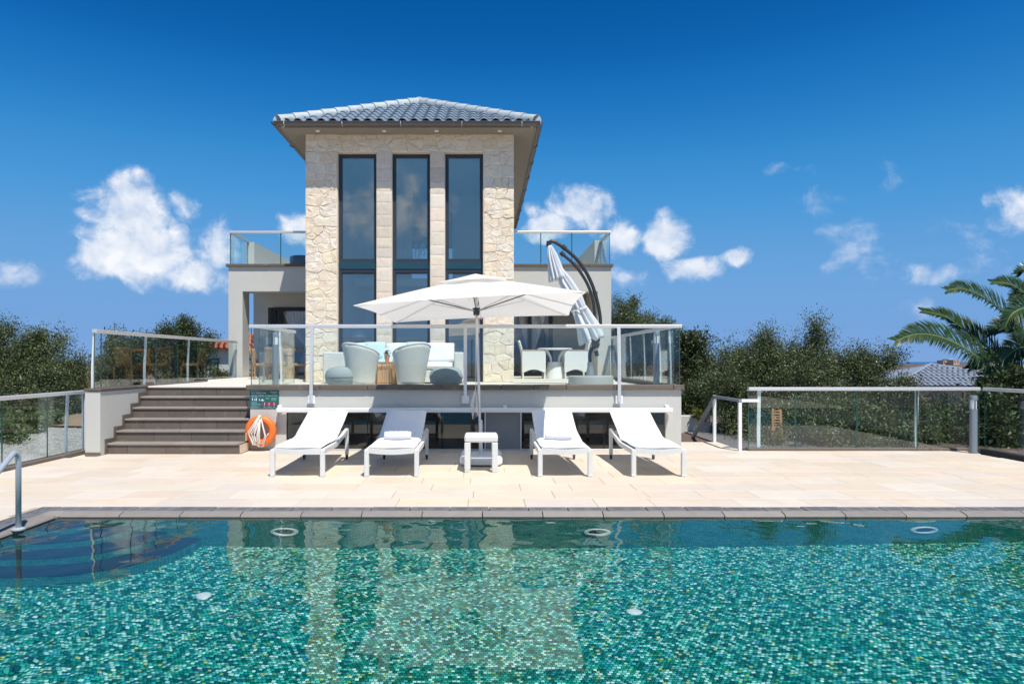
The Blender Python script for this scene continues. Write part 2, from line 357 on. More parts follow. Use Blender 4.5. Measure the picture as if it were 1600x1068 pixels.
def world(o):
    m = Matrix.LocRotScale(o.location, o.rotation_euler, o.scale)
    return (world(o.parent) @ o.matrix_parent_inverse @ m) if o.parent else m
def thing(name, label, cat, loc=(0, 0, 0), group=None, rz=0):
    o = bpy.data.objects.new(name, None); COL.objects.link(o); o.empty_display_size = .2
    o.location = loc; o.rotation_euler = (0, 0, rz)
    return tag(o, label, cat, group)
def tag(o, label, cat, group=None, kind=None):
    o['label'] = label; o['category'] = cat
    if group: o['group'] = group
    if kind: o['kind'] = kind
    return o
def structure(o, label, cat=None):
    o['kind'] = 'structure'; o['label'] = label
    if cat: o['category'] = cat
    return o
def dup(o, parent=None, label=None):
    c = o.copy(); COL.objects.link(c)
    if parent: mi = o.matrix_parent_inverse.copy(); c.parent = parent; c.matrix_parent_inverse = mi
    if label: c['label'] = label
    for ch in [x for x in bpy.data.objects if x.parent == o and x != c]: dup(ch, c)
    return c
def T(loc, rz=0., rx=0., ry=0.): return Matrix.Translation(loc) @ Matrix.Rotation(rz, 4, 'Z') @ Matrix.Rotation(ry, 4, 'Y') @ Matrix.Rotation(rx, 4, 'X')
def pillow(mb, sx, sy, sz, mt, n=12, p=.35, sag=0.):
    """soft cushion: box blown up in the middle with rounded rim"""
    def f(u, v, sg):
        a, b = u * 2 - 1, v * 2 - 1
        e = max(0, (1 - abs(a) ** 5) * (1 - abs(b) ** 5)) ** p
        x = a * sx / 2 * (1 - .03 * b * b); y = b * sy / 2 * (1 - .03 * a * a)
        return mt @ Vector((x, y, sg * sz / 2 * e + sag * math.sin(a * 5 + b * 3)))
    mb.grid(lambda u, v: f(u, v, 1), n, n); mb.grid(lambda u, v: f(1 - u, v, -1), n, n); return mb

# ================================================================== THE SETTING
FL, PF, CT = 1.05, 1.10, 1.10                                    # terrace floor, porch floor, top of the terrace coping
WY = 11.55                                                       # face of the terrace wall
TX0, TX1 = -3.94, 3.35                                           # terrace wall ends
rnd = random.Random(11)

def hill(x, y):
    r = math.hypot(x, y - 12); a = math.atan2(x, y)
    if r < 16: return -.07
    s = -.07 - min(r - 16, 130) * .042
    t = max(0., min(1., (r - 150) / 600)); t = t * t * (3 - 2 * t)
    ridge = -2.6 + 1.1 * math.sin(a * 9 + 1) + .9 * math.sin(a * 23) + .5 * math.sin(a * 57 + r * .01) + .4 * math.sin(r * .03 + a * 31)
    z = s * (1 - t) + ridge * t
    if r > 1100: z -= (r - 1100) * .06
    return max(z, -40)
def ground_sheet():
    H = (-6.62, 8.12, -7.0, 11.42)                               # the pool terrace sits in this opening
    def axis(lo, hi):
        a = [lo, hi] + [lo + (hi - lo) * k / 6 for k in range(1, 6)]; st = 1.0; p = 0.
        while p < 2600: p += st; st *= 1.13; a += [lo - p, hi + p]
        return sorted(a)
    xs, ys = axis(H[0], H[1]), axis(H[2], H[3]); mb = MB(); nx = len(xs)
    mb.v = [(x, y, hill(x, y)) for y in ys for x in xs]
    for j in range(len(ys) - 1):
        for i in range(nx - 1):
            cx, cy = (xs[i] + xs[i + 1]) / 2, (ys[j] + ys[j + 1]) / 2
            if H[0] < cx < H[1] and H[2] < cy < H[3]: continue
            mb.f.append((j * nx + i, j * nx + i + 1, (j + 1) * nx + i + 1, (j + 1) * nx + i))
    return mb
structure(ground_sheet().build('ground', land_m, smooth=True), 'brown scrub land stretching from the villa to the sea')
mb = MB(); mb.lathe((0, 0, -30), [(900, 0), (6000, 0), (60000, -30)], 64, caps=False)
structure(mb.build('sea', sea_m, smooth=True), 'strip of dark blue sea along the horizon')

# ---- pool deck of travertine slabs
deck = MB()
for r in ((-6.6, 8.1, 7.04, 11.45), (-6.6, -4.54, -6.9, 7.04), (9.0, 9.02, 1.0, 7.04), (TX1 + .01, 4.4, 11.45, 12.7)): deck.box(r[0], r[1], r[2], r[3], -.3, -.02)
deck.box(-4.54, 12, -6.9, 1.0, -.3, -.004)
pool_deck = structure(deck.build('pool_deck', mortar), 'cream travertine paved deck between the pool and the terrace wall')
slab_cache = {}
def slab(name, x0, x1, y0, y1, top, th, m, parent, c=.004, z_jit=.0, cache=slab_cache):
    k = (name, round(x1 - x0, 3), round(y1 - y0, 3), th, m.name)
    if k not in cache:
        a, b = (x1 - x0) / 2, (y1 - y0) / 2; me = MB().cbox(-a, a, -b, b, -th, 0, c).mesh(name); me.materials.append(m); cache[k] = me
    o = bpy.data.objects.new(name, cache[k]); COL.objects.link(o); o.location = ((x0 + x1) / 2, (y0 + y1) / 2, top + rnd.uniform(-z_jit, 0))
    put_under(o, parent); return o
def pave(x0, x1, y0, y1, parent, lens=(.6, .75, .9, 1.05), gap=.003, m=travertine, name='paving_slab', top=0., th=.03):
    x = x0 - rnd.choice((0, .2, .35, .5)) ; first = True
    while x < x1 - .02:
        L = rnd.choice(lens); a, b = max(x, x0), min(x + L, x1)
        if b - a > .08: slab(name, a + gap / 2, b - gap / 2, y0 + gap / 2, y1 - gap / 2, top, th, m, parent, z_jit=.0015)
        x += L
for k in range(9):
    y = 7.05 + k * .445
    pave(-6.56 if y < 10.6 else -6.08, 8.06, y, y + .445, pool_deck)
pave(-3.93, 8.06, 11.055, 11.50, pool_deck)
for k in range(2): pave(TX1 + .02, 4.36, 11.50 + k * .6, 12.1 + k * .6, pool_deck)
for k in range(5): pave(-6.56, -4.56, 7.05 - (k + 1) * .445, 7.05 - k * .445, pool_deck)

# ---- swimming pool
pool = bpy.data.objects.new('swimming_pool', None); COL.objects.link(pool); pool.location = (2.4, 3.9, -1.13)
structure(pool, 'green mosaic overflow swimming pool in front of the villa')
PX0, PX1, PY0, PY1, PD = -4.22, 9.0, 1.0, 6.78, -1.14
def receiver(o): o.cycles.is_caustics_receiver = True; return o
receiver(MB().box(PX0 - .1, PX1 + .1, PY0 - .1, PY1 + .1, PD - .1, PD).build('pool_floor', mos_f, pool))
receiver(MB().box(PX0 - .1, PX1 + .1, PY1, PY1 + .15, PD, -.05).build('pool_wall', mos_w, pool))
receiver(MB().box(PX0 - .1, PX1 + .1, PY0 - .15, PY0, PD, -.05).build('pool_wall', mos_w, pool))
receiver(MB().box(PX0 - .15, PX0, PY0, PY1, PD, -.05).build('pool_wall', mos_s, pool))
receiver(MB().box(PX1, PX1 + .15, PY0, PY1, PD, -.05).build('pool_wall', mos_s, pool))
for k in range(4):                                               # rounded corner steps
    s, dep = (1.0, .77, .54, .31)[k], (.86, .65, .44, .23)[k]; rx, ry = 1.42 * s, 1.2 * s; n = 26
    arc = [(PX0 + rx * max(0, math.cos(t)) ** .8, PY1 - ry * max(0, math.sin(t)) ** .8) for t in [math.pi / 2 * i / n for i in range(n + 1)]]
    z1, z0 = -dep, -dep - (.27 if k == 0 else .21)
    ri = MB(); ri.add([(x, y, z) for x, y in arc for z in (z0, z1 - .004)], [(2 * i, 2 * i + 2, 2 * i + 3, 2 * i + 1) for i in range(n)])
    step = receiver(ri.build('pool_step', mos_w, pool, smooth=True))
    tr = MB(); tr.add([(PX0, PY1, z1)] + [(x, y, z1) for x, y in arc], [(0, i + 1, i + 2) for i in range(n)])
    tr.add([(x + (.0), y, z) for x, y in arc for z in (z1 - .03, z1)], [(2 * i, 2 * i + 2, 2 * i + 3, 2 * i + 1) for i in range(n)])
    receiver(tr.build('tread', slate, step))
for px in (448, 931, 1435):                                      # wall lamps with pale rings
    x = PX(px, 6.86); z = -.62
    o = MB(); n = 28
    prof = [(.092, 0), (.096, .02), (.128, .028), (.14, .012), (.142, 0)]
    o.add([(x + r * math.cos(2 * math.pi * j / n), PY1 - .002 - d, z + r * math.sin(2 * math.pi * j / n)) for r, d in prof for j in range(n)],
          [(i * n + j, i * n + (j + 1) % n, (i + 1) * n + (j + 1) % n, (i + 1) * n + j) for i in range(len(prof) - 1) for j in range(n)])
    ring = receiver(o.build('lamp_ring', ring_w, pool, smooth=True))
    g = MB(); g.add([(x, PY1 - .006, z)] + [(x +   .093 * math.cos(2 * math.pi * j / n), PY1 - .004, z +   .093 * math.sin(2 * math.pi * j / n)) for j in range(n)], [(0, (j + 1) % n + 1, j + 1) for j in range(n)])
    receiver(g.build('lamp_lens', slate, ring))
for px, py in ((318, 927), (991, 952)):                          # floor inlets
    dw = 1.53 * F / (py - VY); t = math.sin(math.atan2(dw, 1.53)) / 1.333; k = math.tan(math.asin(t)) * 1.1
    u = Vector((PX(px, dw), dw)); u2 = u + u.normalized() * k
    o = MB(); o.lathe((u2.x, u2.y, PD), [(.062, 0), (.062, .012), (.045, .02), (.0001, .02)], 20)
    receiver(o.build('floor_inlet', ring_w, pool, smooth=True))
x = PX(978, 6.9); receiver(MB().tube([(x, PY1, -.1), (x, PY1 - .02, -.1)], [.05, .035], 16).build('wall_inlet', ring_w, pool))
# water
def ripple(x, y):
    z = 0
    for k, (a, l, s) in enumerate(((.4, .62, .0009), (1.7, .41, .0007), (2.6, .27, .0006), (.9, .17, .00032), (2.1, .12, .0002), (.2, .21, .0003))):
        z += s * np.sin((x * math.cos(a) + y * math.sin(a)) * 6.283 / l + 1.3 * np.sin((x * math.cos(a + 1.3) + y * math.sin(a + 1.3)) * 6.283 / (l * 2.3) + k))
    return z * (.65 + .35 * np.sin(x * .9 + 1) * np.sin(y * 1.3))
def water_sheet():
    nx, ny = 400, 190
    X, Y = np.meshgrid(np.linspace(PX0 - .02, PX1 + .02, nx), np.linspace(PY0 - .02, PY1 + .01, ny)); Z = -.042 + ripple(X, Y)
    me = bpy.data.meshes.new('water'); me.vertices.add(nx * ny); me.vertices.foreach_set('co', np.stack([X, Y, Z], -1).astype(np.float32).ravel())
    i = (np.arange(ny - 1)[:, None] * nx + np.arange(nx - 1)[None]).ravel(); q = np.stack([i, i + 1, i + nx + 1, i + nx], 1).ravel().astype(np.int32)
    m = len(i); me.loops.add(4 * m); me.loops.foreach_set('vertex_index', q); me.polygons.add(m)
    me.polygons.foreach_set('loop_start', np.arange(0, 4 * m, 4, dtype=np.int32)); me.polygons.foreach_set('loop_total', np.full(m, 4, np.int32))
    me.update(calc_edges=True); me.polygons.foreach_set('use_smooth', np.ones(m, bool)); return me
water = structure(link('water', water_sheet(), water_m), 'clear green pool water with faint ripples')
water.cycles.is_caustics_caster = True
# coping: drain stones behind, sloping edge stones in front
edge = bpy.data.objects.new('pool_coping', None); COL.objects.link(edge); edge.location = (2.2, 6.85, 0); structure(edge, 'grey stone coping along the pool edge')
def drain_mesh(L, D):
    mb = MB().cbox(-L / 2, L / 2, -D / 2, D / 2, -.05, 0, .005)
    k = len(mb.f)
    for u in (-.2, .22):
        for v in (-.02, .05): mb.add([(L * (u - .13), v - .004, .0012), (L * (u + .13), v - .004, .0012), (L * (u + .13), v + .004, .0012), (L * (u - .13), v + .004, .0012)], [(0, 1, 2, 3)])
    me = mb.mesh('drain_stone'); me.materials.append(coping_m); me.materials.append(frame_b)
    for p in list(me.polygons)[k:]: p.material_index = 1
    return me
def nose_mesh(L, D):
    prof = [(D / 2, -.075), (D / 2, 0), (D / 2 - .01, .004), (-D / 2 + .03, -.012), (-D / 2 + .01, -.018), (-D / 2, -.032), (-D / 2 + .008, -.06)]
    k = len(prof); mb = MB(); mb.add([(x, y, z) for x in (-L / 2, L / 2) for y, z in prof], [tuple(range(k))[::-1], tuple(range(k, 2 * k))] + [(i, (i + 1) % k, (i + 1) % k + k, i + k) for i in range(k)])
    me = mb.mesh('edge_stone'); me.materials.append(nosing_m); return me
dm, nm = drain_mesh(.392, .205), nose_mesh(.587, .15)
k = 0; x = -4.34
while x < 9.2:
    o = link('drain_stone', dm, None, edge); o.location = (x + .2 , 6.945, rnd.uniform(-.002, .002)); o.parent = None; put_under(o, edge); x += .4
nm2 = nose_mesh(.587, .112)
x = -4.188
while x < 9.0:
    o = link('edge_stone', nm2, None); o.location = (x + .3, 6.783, rnd.uniform(-.002, .002)); put_under(o, edge); x += .597
y = 7.05
while y > 1:
    o = link('drain_stone', dm, None); o.location = (-4.447, y - .2, rnd.uniform(-.002, .002)); o.rotation_euler = (0, 0, R(90)); put_under(o, edge); y -= .4
y = 6.688
while y > 1:
    o = link('edge_stone', nm, None); o.location = (-4.263, y - .3, rnd.uniform(-.002, .002)); o.rotation_euler = (0, 0, R(90)); put_under(o, edge); y -= .597
c = MB(); c.add([(-4.34, 6.84, .002), (-4.19, 6.84, .002), (-4.19, 6.728, -.03), (-4.338, 6.69, .002), (-4.34, 6.84, -.06), (-4.19, 6.84, -.06), (-4.19, 6.728, -.06), (-4.338, 6.69, -.06)],
                [(0, 3, 2, 1), (0, 1, 5, 4), (1, 2, 6, 5), (2, 3, 7, 6), (3, 0, 4, 7), (4, 5, 6, 7)]); c.build('corner_stone', nosing_m, edge)

# ---- raised terrace
ter = bpy.data.objects.new('terrace', None); COL.objects.link(ter); ter.location = (-.3, 14.4, 0); tag(ter, 'raised terrace with pale rendered wall and brown stone coping in front of the villa', 'terrace')
b = MB(); WB = .66                                               # rendered wall with the low window band cut out
WX0, WX1 = PX(447, WY), PX(1040, WY)
b.box(TX0, TX1, WY, WY + .3, WB, CT - .08); b.box(TX0, WX0, WY, WY + .3, -.2, WB); b.box(WX1, TX1, WY, WY + .3, -.2, WB)
b.box(TX0, TX0 + .25, WY + .3, 17.2, -.2, FL - .03); b.box(TX1 - .25, TX1, WY + .3, 17.2, -.2, CT - .08)
b.build('wall', white_r, ter)
MB().box(TX0 + .2, TX1 - .2, WY + .29, 17.3, FL - .2, FL - .02).build('floor_slab', mortar, ter)
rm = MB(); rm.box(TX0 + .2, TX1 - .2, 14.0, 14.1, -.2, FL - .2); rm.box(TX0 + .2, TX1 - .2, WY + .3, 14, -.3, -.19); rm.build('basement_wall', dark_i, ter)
def coping(x0, x1, y0, y1, along, lens, parent, top=CT, th=.08, name='coping_stone'):
    p = x0 if along == 'x' else y0; end = x1 if along == 'x' else y1
    while p < end - .02:
        q = min(p + rnd.choice(lens), end)
        if end - q < .15: q = end
        if along == 'x': slab(name, p + .003, q - .003, y0, y1, top, th, basalt, parent, .008, .004)
        else: slab(name, x0, x1, p + .003, q - .003, top, th, basalt, parent, .008, .004)
        p = q
coping(TX0 - .06, TX1 + .04, WY - .06, WY + .26, 'x', (1.0, 1.25, .55, .8), ter)
coping(TX1 - .26, TX1 + .04, WY + .262, 17.2, 'y', (1.0, 1.2), ter)
for k in range(12):
    y = WY + .265 + k * .46
    if y < 16.8: pave(TX0 + .01, TX1 - .262, y, min(y + .46, 17.2), ter, (.6, .9, 1.2), m=floor_t, name='floor_tile', top=FL, th=.02)
# low windows under the terrace
px0 = [447, 573, 690, 757, 815, 862, 945, 1040]
for k in range(len(px0) - 1):
    a, c_ = PX(px0[k], WY), PX(px0[k + 1], WY); y = WY + .06
    if k == 3:
        p = MB().cbox(a + .02, c_ - .02, y - .03, y + .02, .01, WB - .01, .004).build('closed_panel', panel_g, ter)
        MB().box(a + .002, a + .02, y - .05, y + .03, 0, WB).build('panel_edge', alu, p); MB().box(c_ - .02, c_ - .002, y - .05, y + .03, 0, WB).build('panel_edge', alu, p)
    else:
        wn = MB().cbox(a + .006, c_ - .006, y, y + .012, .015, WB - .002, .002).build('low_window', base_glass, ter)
        MB().box(a - .006, a + .006, y - .012, y + .024, .0, WB).build('mullion', frame_b, wn)
MB().cbox(WX0, WX1, WY - .02, WY + .12, -.02, .012, .004).build('sill', alu, ter)
tr = MB().cbox(PX(432, 11.4), PX(1051, 11.4), 11.36, 11.50, .645, .72, .012).build('shutter_track', alu_w, ter)
for px in (436, 789, 1043): MB().cbox(PX(px, 11.45) - .03, PX(px, 11.45) + .03, 11.45, WY, .66, .76, .006).build('bracket', alu_w, tr)

# ---- stairs and landing
st = thing('staircase', 'six brown stone steps with pale side wall rising to the terrace', 'stairs', (-5, 11.7, 0))
SX0, SX1, n = -6.08, TX0 - .005, 6
rs, tr_ = FL / n, .268
for k in range(n):
    y0 = 11.04 + k * tr_; z0, z1 = k * rs, (k + 1) * rs
    step = MB().box(SX0, SX1, y0 + .03, 12.62, z0, z1 - .035).build('step', mortar, st)
    x = SX0 + (0 if k % 2 else -.3)
    while x < SX1 - .02:
        q = x + .62; a, c_ = max(x, SX0), min(q, SX1)
        if c_ - a > .05: slab('riser_stone', a + .002, c_ - .002, y0 + .012, y0 + .032, z1 - .032, rs - .034, basalt, step, .003)
        x = q
    x = SX0
    while x < SX1 - .02:
        q = min(x + 1.05, SX1); slab('tread_stone', x + .002, q - .002, y0 - .012, y0 + (.30 if k < n - 1 else .5), z1, .032, nosing_m if k < n - 1 else floor_t, step, .006); x = q
poly = [(10.86, -.1), (10.86, FL - .03)] + [(17.2, FL - .03), (17.2, -.1)]
sw = MB(); sw.box(-6.33, -6.09, 10.86, 17.2, -.1, FL - .035); sw.build('side_wall', white_r, st)
for k in range(n):                                               # brown stepped trim against the side wall
    y0 = 11.04 + k * tr_
    MB().box(-6.092, -6.075, y0 - .06, y0 + .01, k * rs, (k + 1) * rs + .07).build('trim', basalt, st)
    MB().box(-6.092, -6.075, y0 + .01, y0 + tr_ - .06, (k + 1) * rs - .0, (k + 1) * rs + .07).build('trim', basalt, st)
MB().box(-6.335, -6.085, 10.85, 10.862, 0, .05).build('trim', basalt, st)
land = MB().box(-6.09, TX0 + .0, 12.6, 17.2, -.1, FL - .025).build('landing', mortar, st)
for k in range(10):
    y = 12.88 + k * .45
    if y < 16.9: pave(-6.07, TX0 + .005, y, min(y + .45, 17.2), st, (.6, .9, 1.2), m=floor_t, name='floor_tile', top=FL, th=.02)
coping(-6.35, -6.07, 10.84, 17.2, 'y', (1.0, 1.2), st, top=FL + .02, th=.045)

# ================================================================== THE VILLA
vil = thing('villa', 'modern villa with cream stone tower, grey tiled hip roof and pale flat-roofed wings', 'house', (-1.6, 19, FL))
TY, S = 14.7, 14.7 / F
tX0, tX1, tZ1 = PX(477, TY), PX(803, TY), PZ(209.5, TY)
wins = [(PX(527, TY), PX(588, TY)), (PX(612, TY), PX(672, TY)), (PX(695, TY), PX(755, TY))]
wz1 = PZ(238, TY)
tower = MB(); y0, y1 = TY + .05, TY + .42
xs = [tX0 + .03] + [v for p in wins for v in p] + [tX1 - .03]
for k in range(0, 8, 2): tower.box(xs[k], xs[k + 1], y0, y1, FL - .4, wz1)
tower.box(tX0 + .03, tX1 - .03, y0, y1, wz1, tZ1)

def cell_stone():
    m = stone_m.copy(); m.name = 'limestone_side'; global nt; nt = m.node_tree
    b_ = [n for n in nt.nodes if n.type == 'BSDF_PRINCIPLED'][0]; g = N('ShaderNodeNewGeometry'); mp = N('ShaderNodeVectorMath', operation='MULTIPLY'); nt.links.new(g.outputs['Position'], mp.inputs[0]); mp.inputs[1].default_value = (3.6, 3.6, 5.4)
    vo = N('ShaderNodeTexVoronoi', feature='DISTANCE_TO_EDGE'); nt.links.new(mp.outputs[0], vo.inputs['Vector']); setin(vo, 'Scale', 1.0)
    bp = N('ShaderNodeBump'); setin(bp, 'Distance', .03); setin(bp, 'Height', math_('MULTIPLY', vo.outputs['Distance'], 6.0, clamp=True)); old = b_.inputs['Normal'].links[0].from_socket; nt.links.new(old, bp.inputs['Normal']); nt.links.new(bp.outputs[0], b_.inputs['Normal']); return m
side_stone = cell_stone()
for xa in (tX0, tX1 - .35): MB().box(xa, xa + .35, y1 - .002, 24.6, FL - .4, tZ1 - .001).build('tower_side_wall', side_stone, vil)
MB().box(tX0 + .351, tX1 - .351, 24.25, 24.6, FL - .4, 3.3).build('rear_wall', side_stone, vil); MB().box(tX0 + .351, tX1 - .351, 24.25, 24.6, 5.6, tZ1).build('rear_wall', side_stone, vil)
tw = tower.build('tower_wall', mortar, vil)
# rubble stones: jittered cells cut against each other, each a separate block
def clip(poly, nx, ny, c):
    out = []
    for i, p in enumerate(poly):
        q = poly[(i + 1) % len(poly)]; a, b_ = p[0] * nx + p[1] * ny - c, q[0] * nx + q[1] * ny - c
        if a <= 0: out.append(p)
        if (a < 0 < b_) or (b_ < 0 < a): t = a / (a - b_); out.append((p[0] + (q[0] - p[0]) * t, p[1] + (q[1] - p[1]) * t))
    return out
def stone_mesh(poly, depth, rough, cut=.006, name='stone'):
    cx = sum(p[0] for p in poly) / len(poly); cz = sum(p[1] for p in poly) / len(poly)
    pts = []
    for i, p in enumerate(poly):
        q = poly[(i + 1) % len(poly)]; L = math.hypot(q[0] - p[0], q[1] - p[1]); m_ = max(1, int(L / .07))
        for j in range(m_):
            t = j / m_; jit = 0 if j == 0 else rnd.uniform(-.006, .006) * rough
            x, z = p[0] + (q[0] - p[0]) * t, p[1] + (q[1] - p[1]) * t; d = math.hypot(x - cx, z - cz) or 1
            pts.append((x - (x - cx) / d * (cut + jit), z - (z - cz) / d * (cut + jit)))
    k = len(pts); mb = MB(); lo = rnd.uniform(0, .6) * depth
    r0 = [(x, .055, z) for x, z in pts]; r1 = [(x, .002 - lo + rnd.uniform(-.006, .006) * rough, z) for x, z in pts]
    r2 = [(cx + (x - cx) * .9 + rnd.uniform(-.004, .004) * rough, -lo - rnd.uniform(.002, .016) * rough, cz + (z - cz) * .9 + rnd.uniform(-.004, .004) * rough) for x, z in pts]
    r3 = [(cx + (x - cx) * .5 + rnd.uniform(-.012, .012) * rough, -lo - rnd.uniform(-.004, .02) * rough, cz + (z - cz) * .5 + rnd.uniform(-.012, .012) * rough) for x, z in pts]
    mb.add(r0 + r1 + r2 + r3 + [(cx, -lo - rnd.uniform(0, .022) * rough, cz)], [(a * k + i, a * k + (i + 1) % k, (a + 1) * k + (i + 1) % k, (a + 1) * k + i) for a in range(3) for i in range(k)] + [(3 * k + i, 3 * k + (i + 1) % k, 4 * k) for i in range(k)])
    return mb
def rubble(x0, x1, z0, z1, w_, h_, parent, y=TY + .03):
    seeds = []; z = z0
    while z < z1 - .02:                                          # uneven courses: tall blocks mixed with thin slips
        h = min(h_ * rnd.choice((.55, .8, 1.0, 1.3, 1.6)), z1 - z); x = x0
        while x < x1 - .02:
            q_ = min(w_ * rnd.choice((.5, .75, 1.0, 1.35, 1.8)), x1 - x)
            if x1 - x - q_ < .08: q_ = x1 - x
            seeds.append((x + q_ / 2 + rnd.uniform(-.03, .03), z + h / 2 + rnd.uniform(-.28, .28) * h)); x += q_
        z += h
    for s in seeds:
        poly = [(x0, z0), (x1, z0), (x1, z1), (x0, z1)]
        for t in seeds:
            if t is s or abs(t[0] - s[0]) > .9 or abs(t[1] - s[1]) > .7: continue
            nx, ny = t[0] - s[0], (t[1] - s[1]) * 1.7; mx, mz = (t[0] + s[0]) / 2, (t[1] + s[1]) / 2
            poly = clip(poly, nx, ny, nx * mx + ny * mz)
            if len(poly) < 3: break
        if len(poly) < 3: continue
        o = stone_mesh(poly, .024, .8, .0003).build('stone', stone_m, parent, auto=28); o.location.y += 0
        o.data.transform(Matrix.Translation((0, y, 0)))
rubble(tX0, wins[0][0] - .012, FL, wz1 + .02, .24, .19, tw)
rubble(wins[2][1] + .012, tX1, FL, wz1 + .02, .25, .19, tw)
rubble(tX0, tX1, wz1 + .02, tZ1, .30, .19, tw)
for a, c_ in ((wins[0][1], wins[1][0]), (wins[1][1], wins[2][0])):   # the two pillars of sawn blocks
    z = FL
    while z < wz1 + .015:
        q = min(z + rnd.uniform(.2, .3), wz1 + .018)
        if wz1 - q < .12: q = wz1 + .018
        o = stone_mesh([(a + .006, z), (c_ - .006, z), (c_ - .006, q), (a + .006, q)], .006, .14, .0015).build('stone_block', block_m, tw, auto=35); o.data.transform(Matrix.Translation((0, TY + .02, 0))); z = q
# tower windows
zs0, zs1 = PZ(419, TY), PZ(408, TY)
def framed(name, x0, x1, z0, z1, y, fw, m, parent, gl, fd=.07):
    f = MB(); f.box(x0, x0 + fw, y, y + fd, z0, z1); f.box(x1 - fw, x1, y, y + fd, z0, z1); f.box(x0 + fw, x1 - fw, y + .001, y + fd - .001, z1 - fw, z1); f.box(x0 + fw, x1 - fw, y + .001, y + fd - .001, z0, z0 + fw)
    o = f.build(name, m, parent); MB().box(x0 + fw - .005, x1 - fw + .005, y + fd * .5, y + fd * .5 + .012, z0 + fw - .005, z1 - fw + .005).build('pane', gl, o); return o
for a, c_ in wins:
    y = TY + .14
    wd = framed('upper_window', a + .004, c_ - .004, zs1, wz1 - .004, y, .072, frame_g, vil, win_glass)
    lo = framed('lower_window', a + .004, c_ - .004, FL + .01, zs0, y, .072, frame_g, vil, win_glass)
    MB().box(a + .066, c_ - .066, y - .01, y + .012, zs0 - .10, zs0 - .066).build('blind_box', frame_b, lo)
    MB().cbox(a + .003, c_ - .003, y - .015, y + .06, zs0 + .002, zs1 - .002, .004).build('spandrel', spandrel, vil)
    # window reveal trim
    MB().box(a - .012, a + .004, TY + .03, y + .07, FL, wz1 + .012).build('reveal', mortar, wd); MB().box(c_ - .004, c_ + .012, TY + .03, y + .07, FL, wz1 + .012).build('reveal', mortar, wd)
# room behind the glass
ri = MB(); X0, X1 = tX0 + .36, tX1 - .36
ri.box(X0 - .004, X0 + .01, y1, 20, FL, tZ1 - .05); ri.box(X1 - .01, X1 + .004, y1, 20, FL, tZ1 - .05); ri.box(X0, X1, 20, 20.1, FL, 3.5); ri.box(X0, -2.1, 20, 20.1, 3.5, tZ1 - .05); ri.box(-.9, X1, 20, 20.1, 3.5, tZ1 - .05)
ri.box(X0, X1, y1, 22, tZ1 - .06, tZ1 - .02); ri.box(X0, X1, 18.6, 20, 3.55, 3.75); ri.build('room', plaster_i, vil)
MB().box(X0, X1, y1, 22, FL - .1, FL).build('room_floor', floor_i, vil)
framed('rear_window', tX0 + .36, tX1 - .36, 3.32, 5.58, 24.3, .07, frame_g, vil, win_glass)
# roof
EY, EX0, EX1, EZ = 14.25, PX(437, 14.25), PX(836, 14.25), PZ(191.5, 14.25); GX0, GX1 = PX(431, 14.25), PX(842, 14.25)
rcx, half = (EX0 + EX1) / 2, (EX1 - EX0) / 2; BY = 25.3; apex_y, apex_z = EY + half, PZ(163, EY + half); pitch = (apex_z - EZ) / half
roof = MB(); roof.add([(EX0, EY, EZ), (EX1, EY, EZ), (EX1, BY, EZ), (EX0, BY, EZ), (rcx, apex_y, apex_z), (rcx, BY - half, apex_z)], [(0, 1, 4), (1, 2, 5, 4), (2, 3, 5), (3, 0, 4, 5)])
roof.v = [(x, y, z - .045) for x, y, z in roof.v]
rf = roof.build('roof', dark_i, vil)
TW, TLn = (EX1 - EX0) / 22, .36; slope_len = math.hypot(half, apex_z - EZ); rows = int(slope_len / TLn) + 1
cs, sn = half / slope_len, (apex_z - EZ) / slope_len
def wave(u): return .062 * max(0., math.sin(math.pi * min(1, max(0, (u - .22) / .78)))) ** .8 + .004
def tile_pts(u0, k, r, lip=.03):
    """tile column k, row r on a slope with local s (across) and t (up the slope): returns grid in (s, t, h)"""
    out = []
    for jt, (t, h) in enumerate(((r * TLn - .03, lip), ((r + 1) * TLn, .004))):
        for i in range(10): u = i / 9; out.append((u0 + (k + u) * TW, t, h + wave(u)))
    return out
def tile_mesh(k, r, xf, L, parent_mb=None):
    pts = tile_pts(-L / 2, k, r); ok = False; q = []
    for s_, t, h in pts:
        t = min(max(t, -.03), slope_len - .02); lim = max(0.02, (L / 2) - max(0, t) * cs if True else 0)
        s2 = max(-lim, min(lim, s_)); q.append((s2, t, h))
    if max(p[0] for p in q[:10]) - min(p[0] for p in q[:10]) < .05: return None
    mb = parent_mb or MB(); fs = [(i, i + 1, i + 11, i + 10) for i in range(9)]
    lip = [(p[0], p[1] + .004, p[2] - .022) for p in q[:10]]
    mb.add([xf(*p) for p in q + lip], fs + [(20 + i, 20 + i + 1, i + 1, i) for i in range(9)]); return mb
def xf_front(s_, t, h): return (rcx + s_, EY + t * cs - h * sn, EZ + t * sn + h * cs)
for r in range(rows):
    for k in range(22):
        mb = tile_mesh(k, r, xf_front, EX1 - EX0)
        if mb: mb.build('roof_tile', tile_m, rf, auto=60)
side = MB(); Ls = BY - EY; ns = round(Ls / TW); TWs = TW
for sgn in (-1, 1):
    def xf_side(s_, t, h): return (rcx + sgn * (half - t * cs + h * sn), (EY + BY) / 2 + sgn * s_, EZ + t * sn + h * cs)
    for r in range(rows):
        for k in range(ns): tile_mesh(k, r, xf_side, ns * TW, side)
sd = side.build('side_roof_tiles', tile_m, rf, auto=60); sd['kind'] = 'stuff'
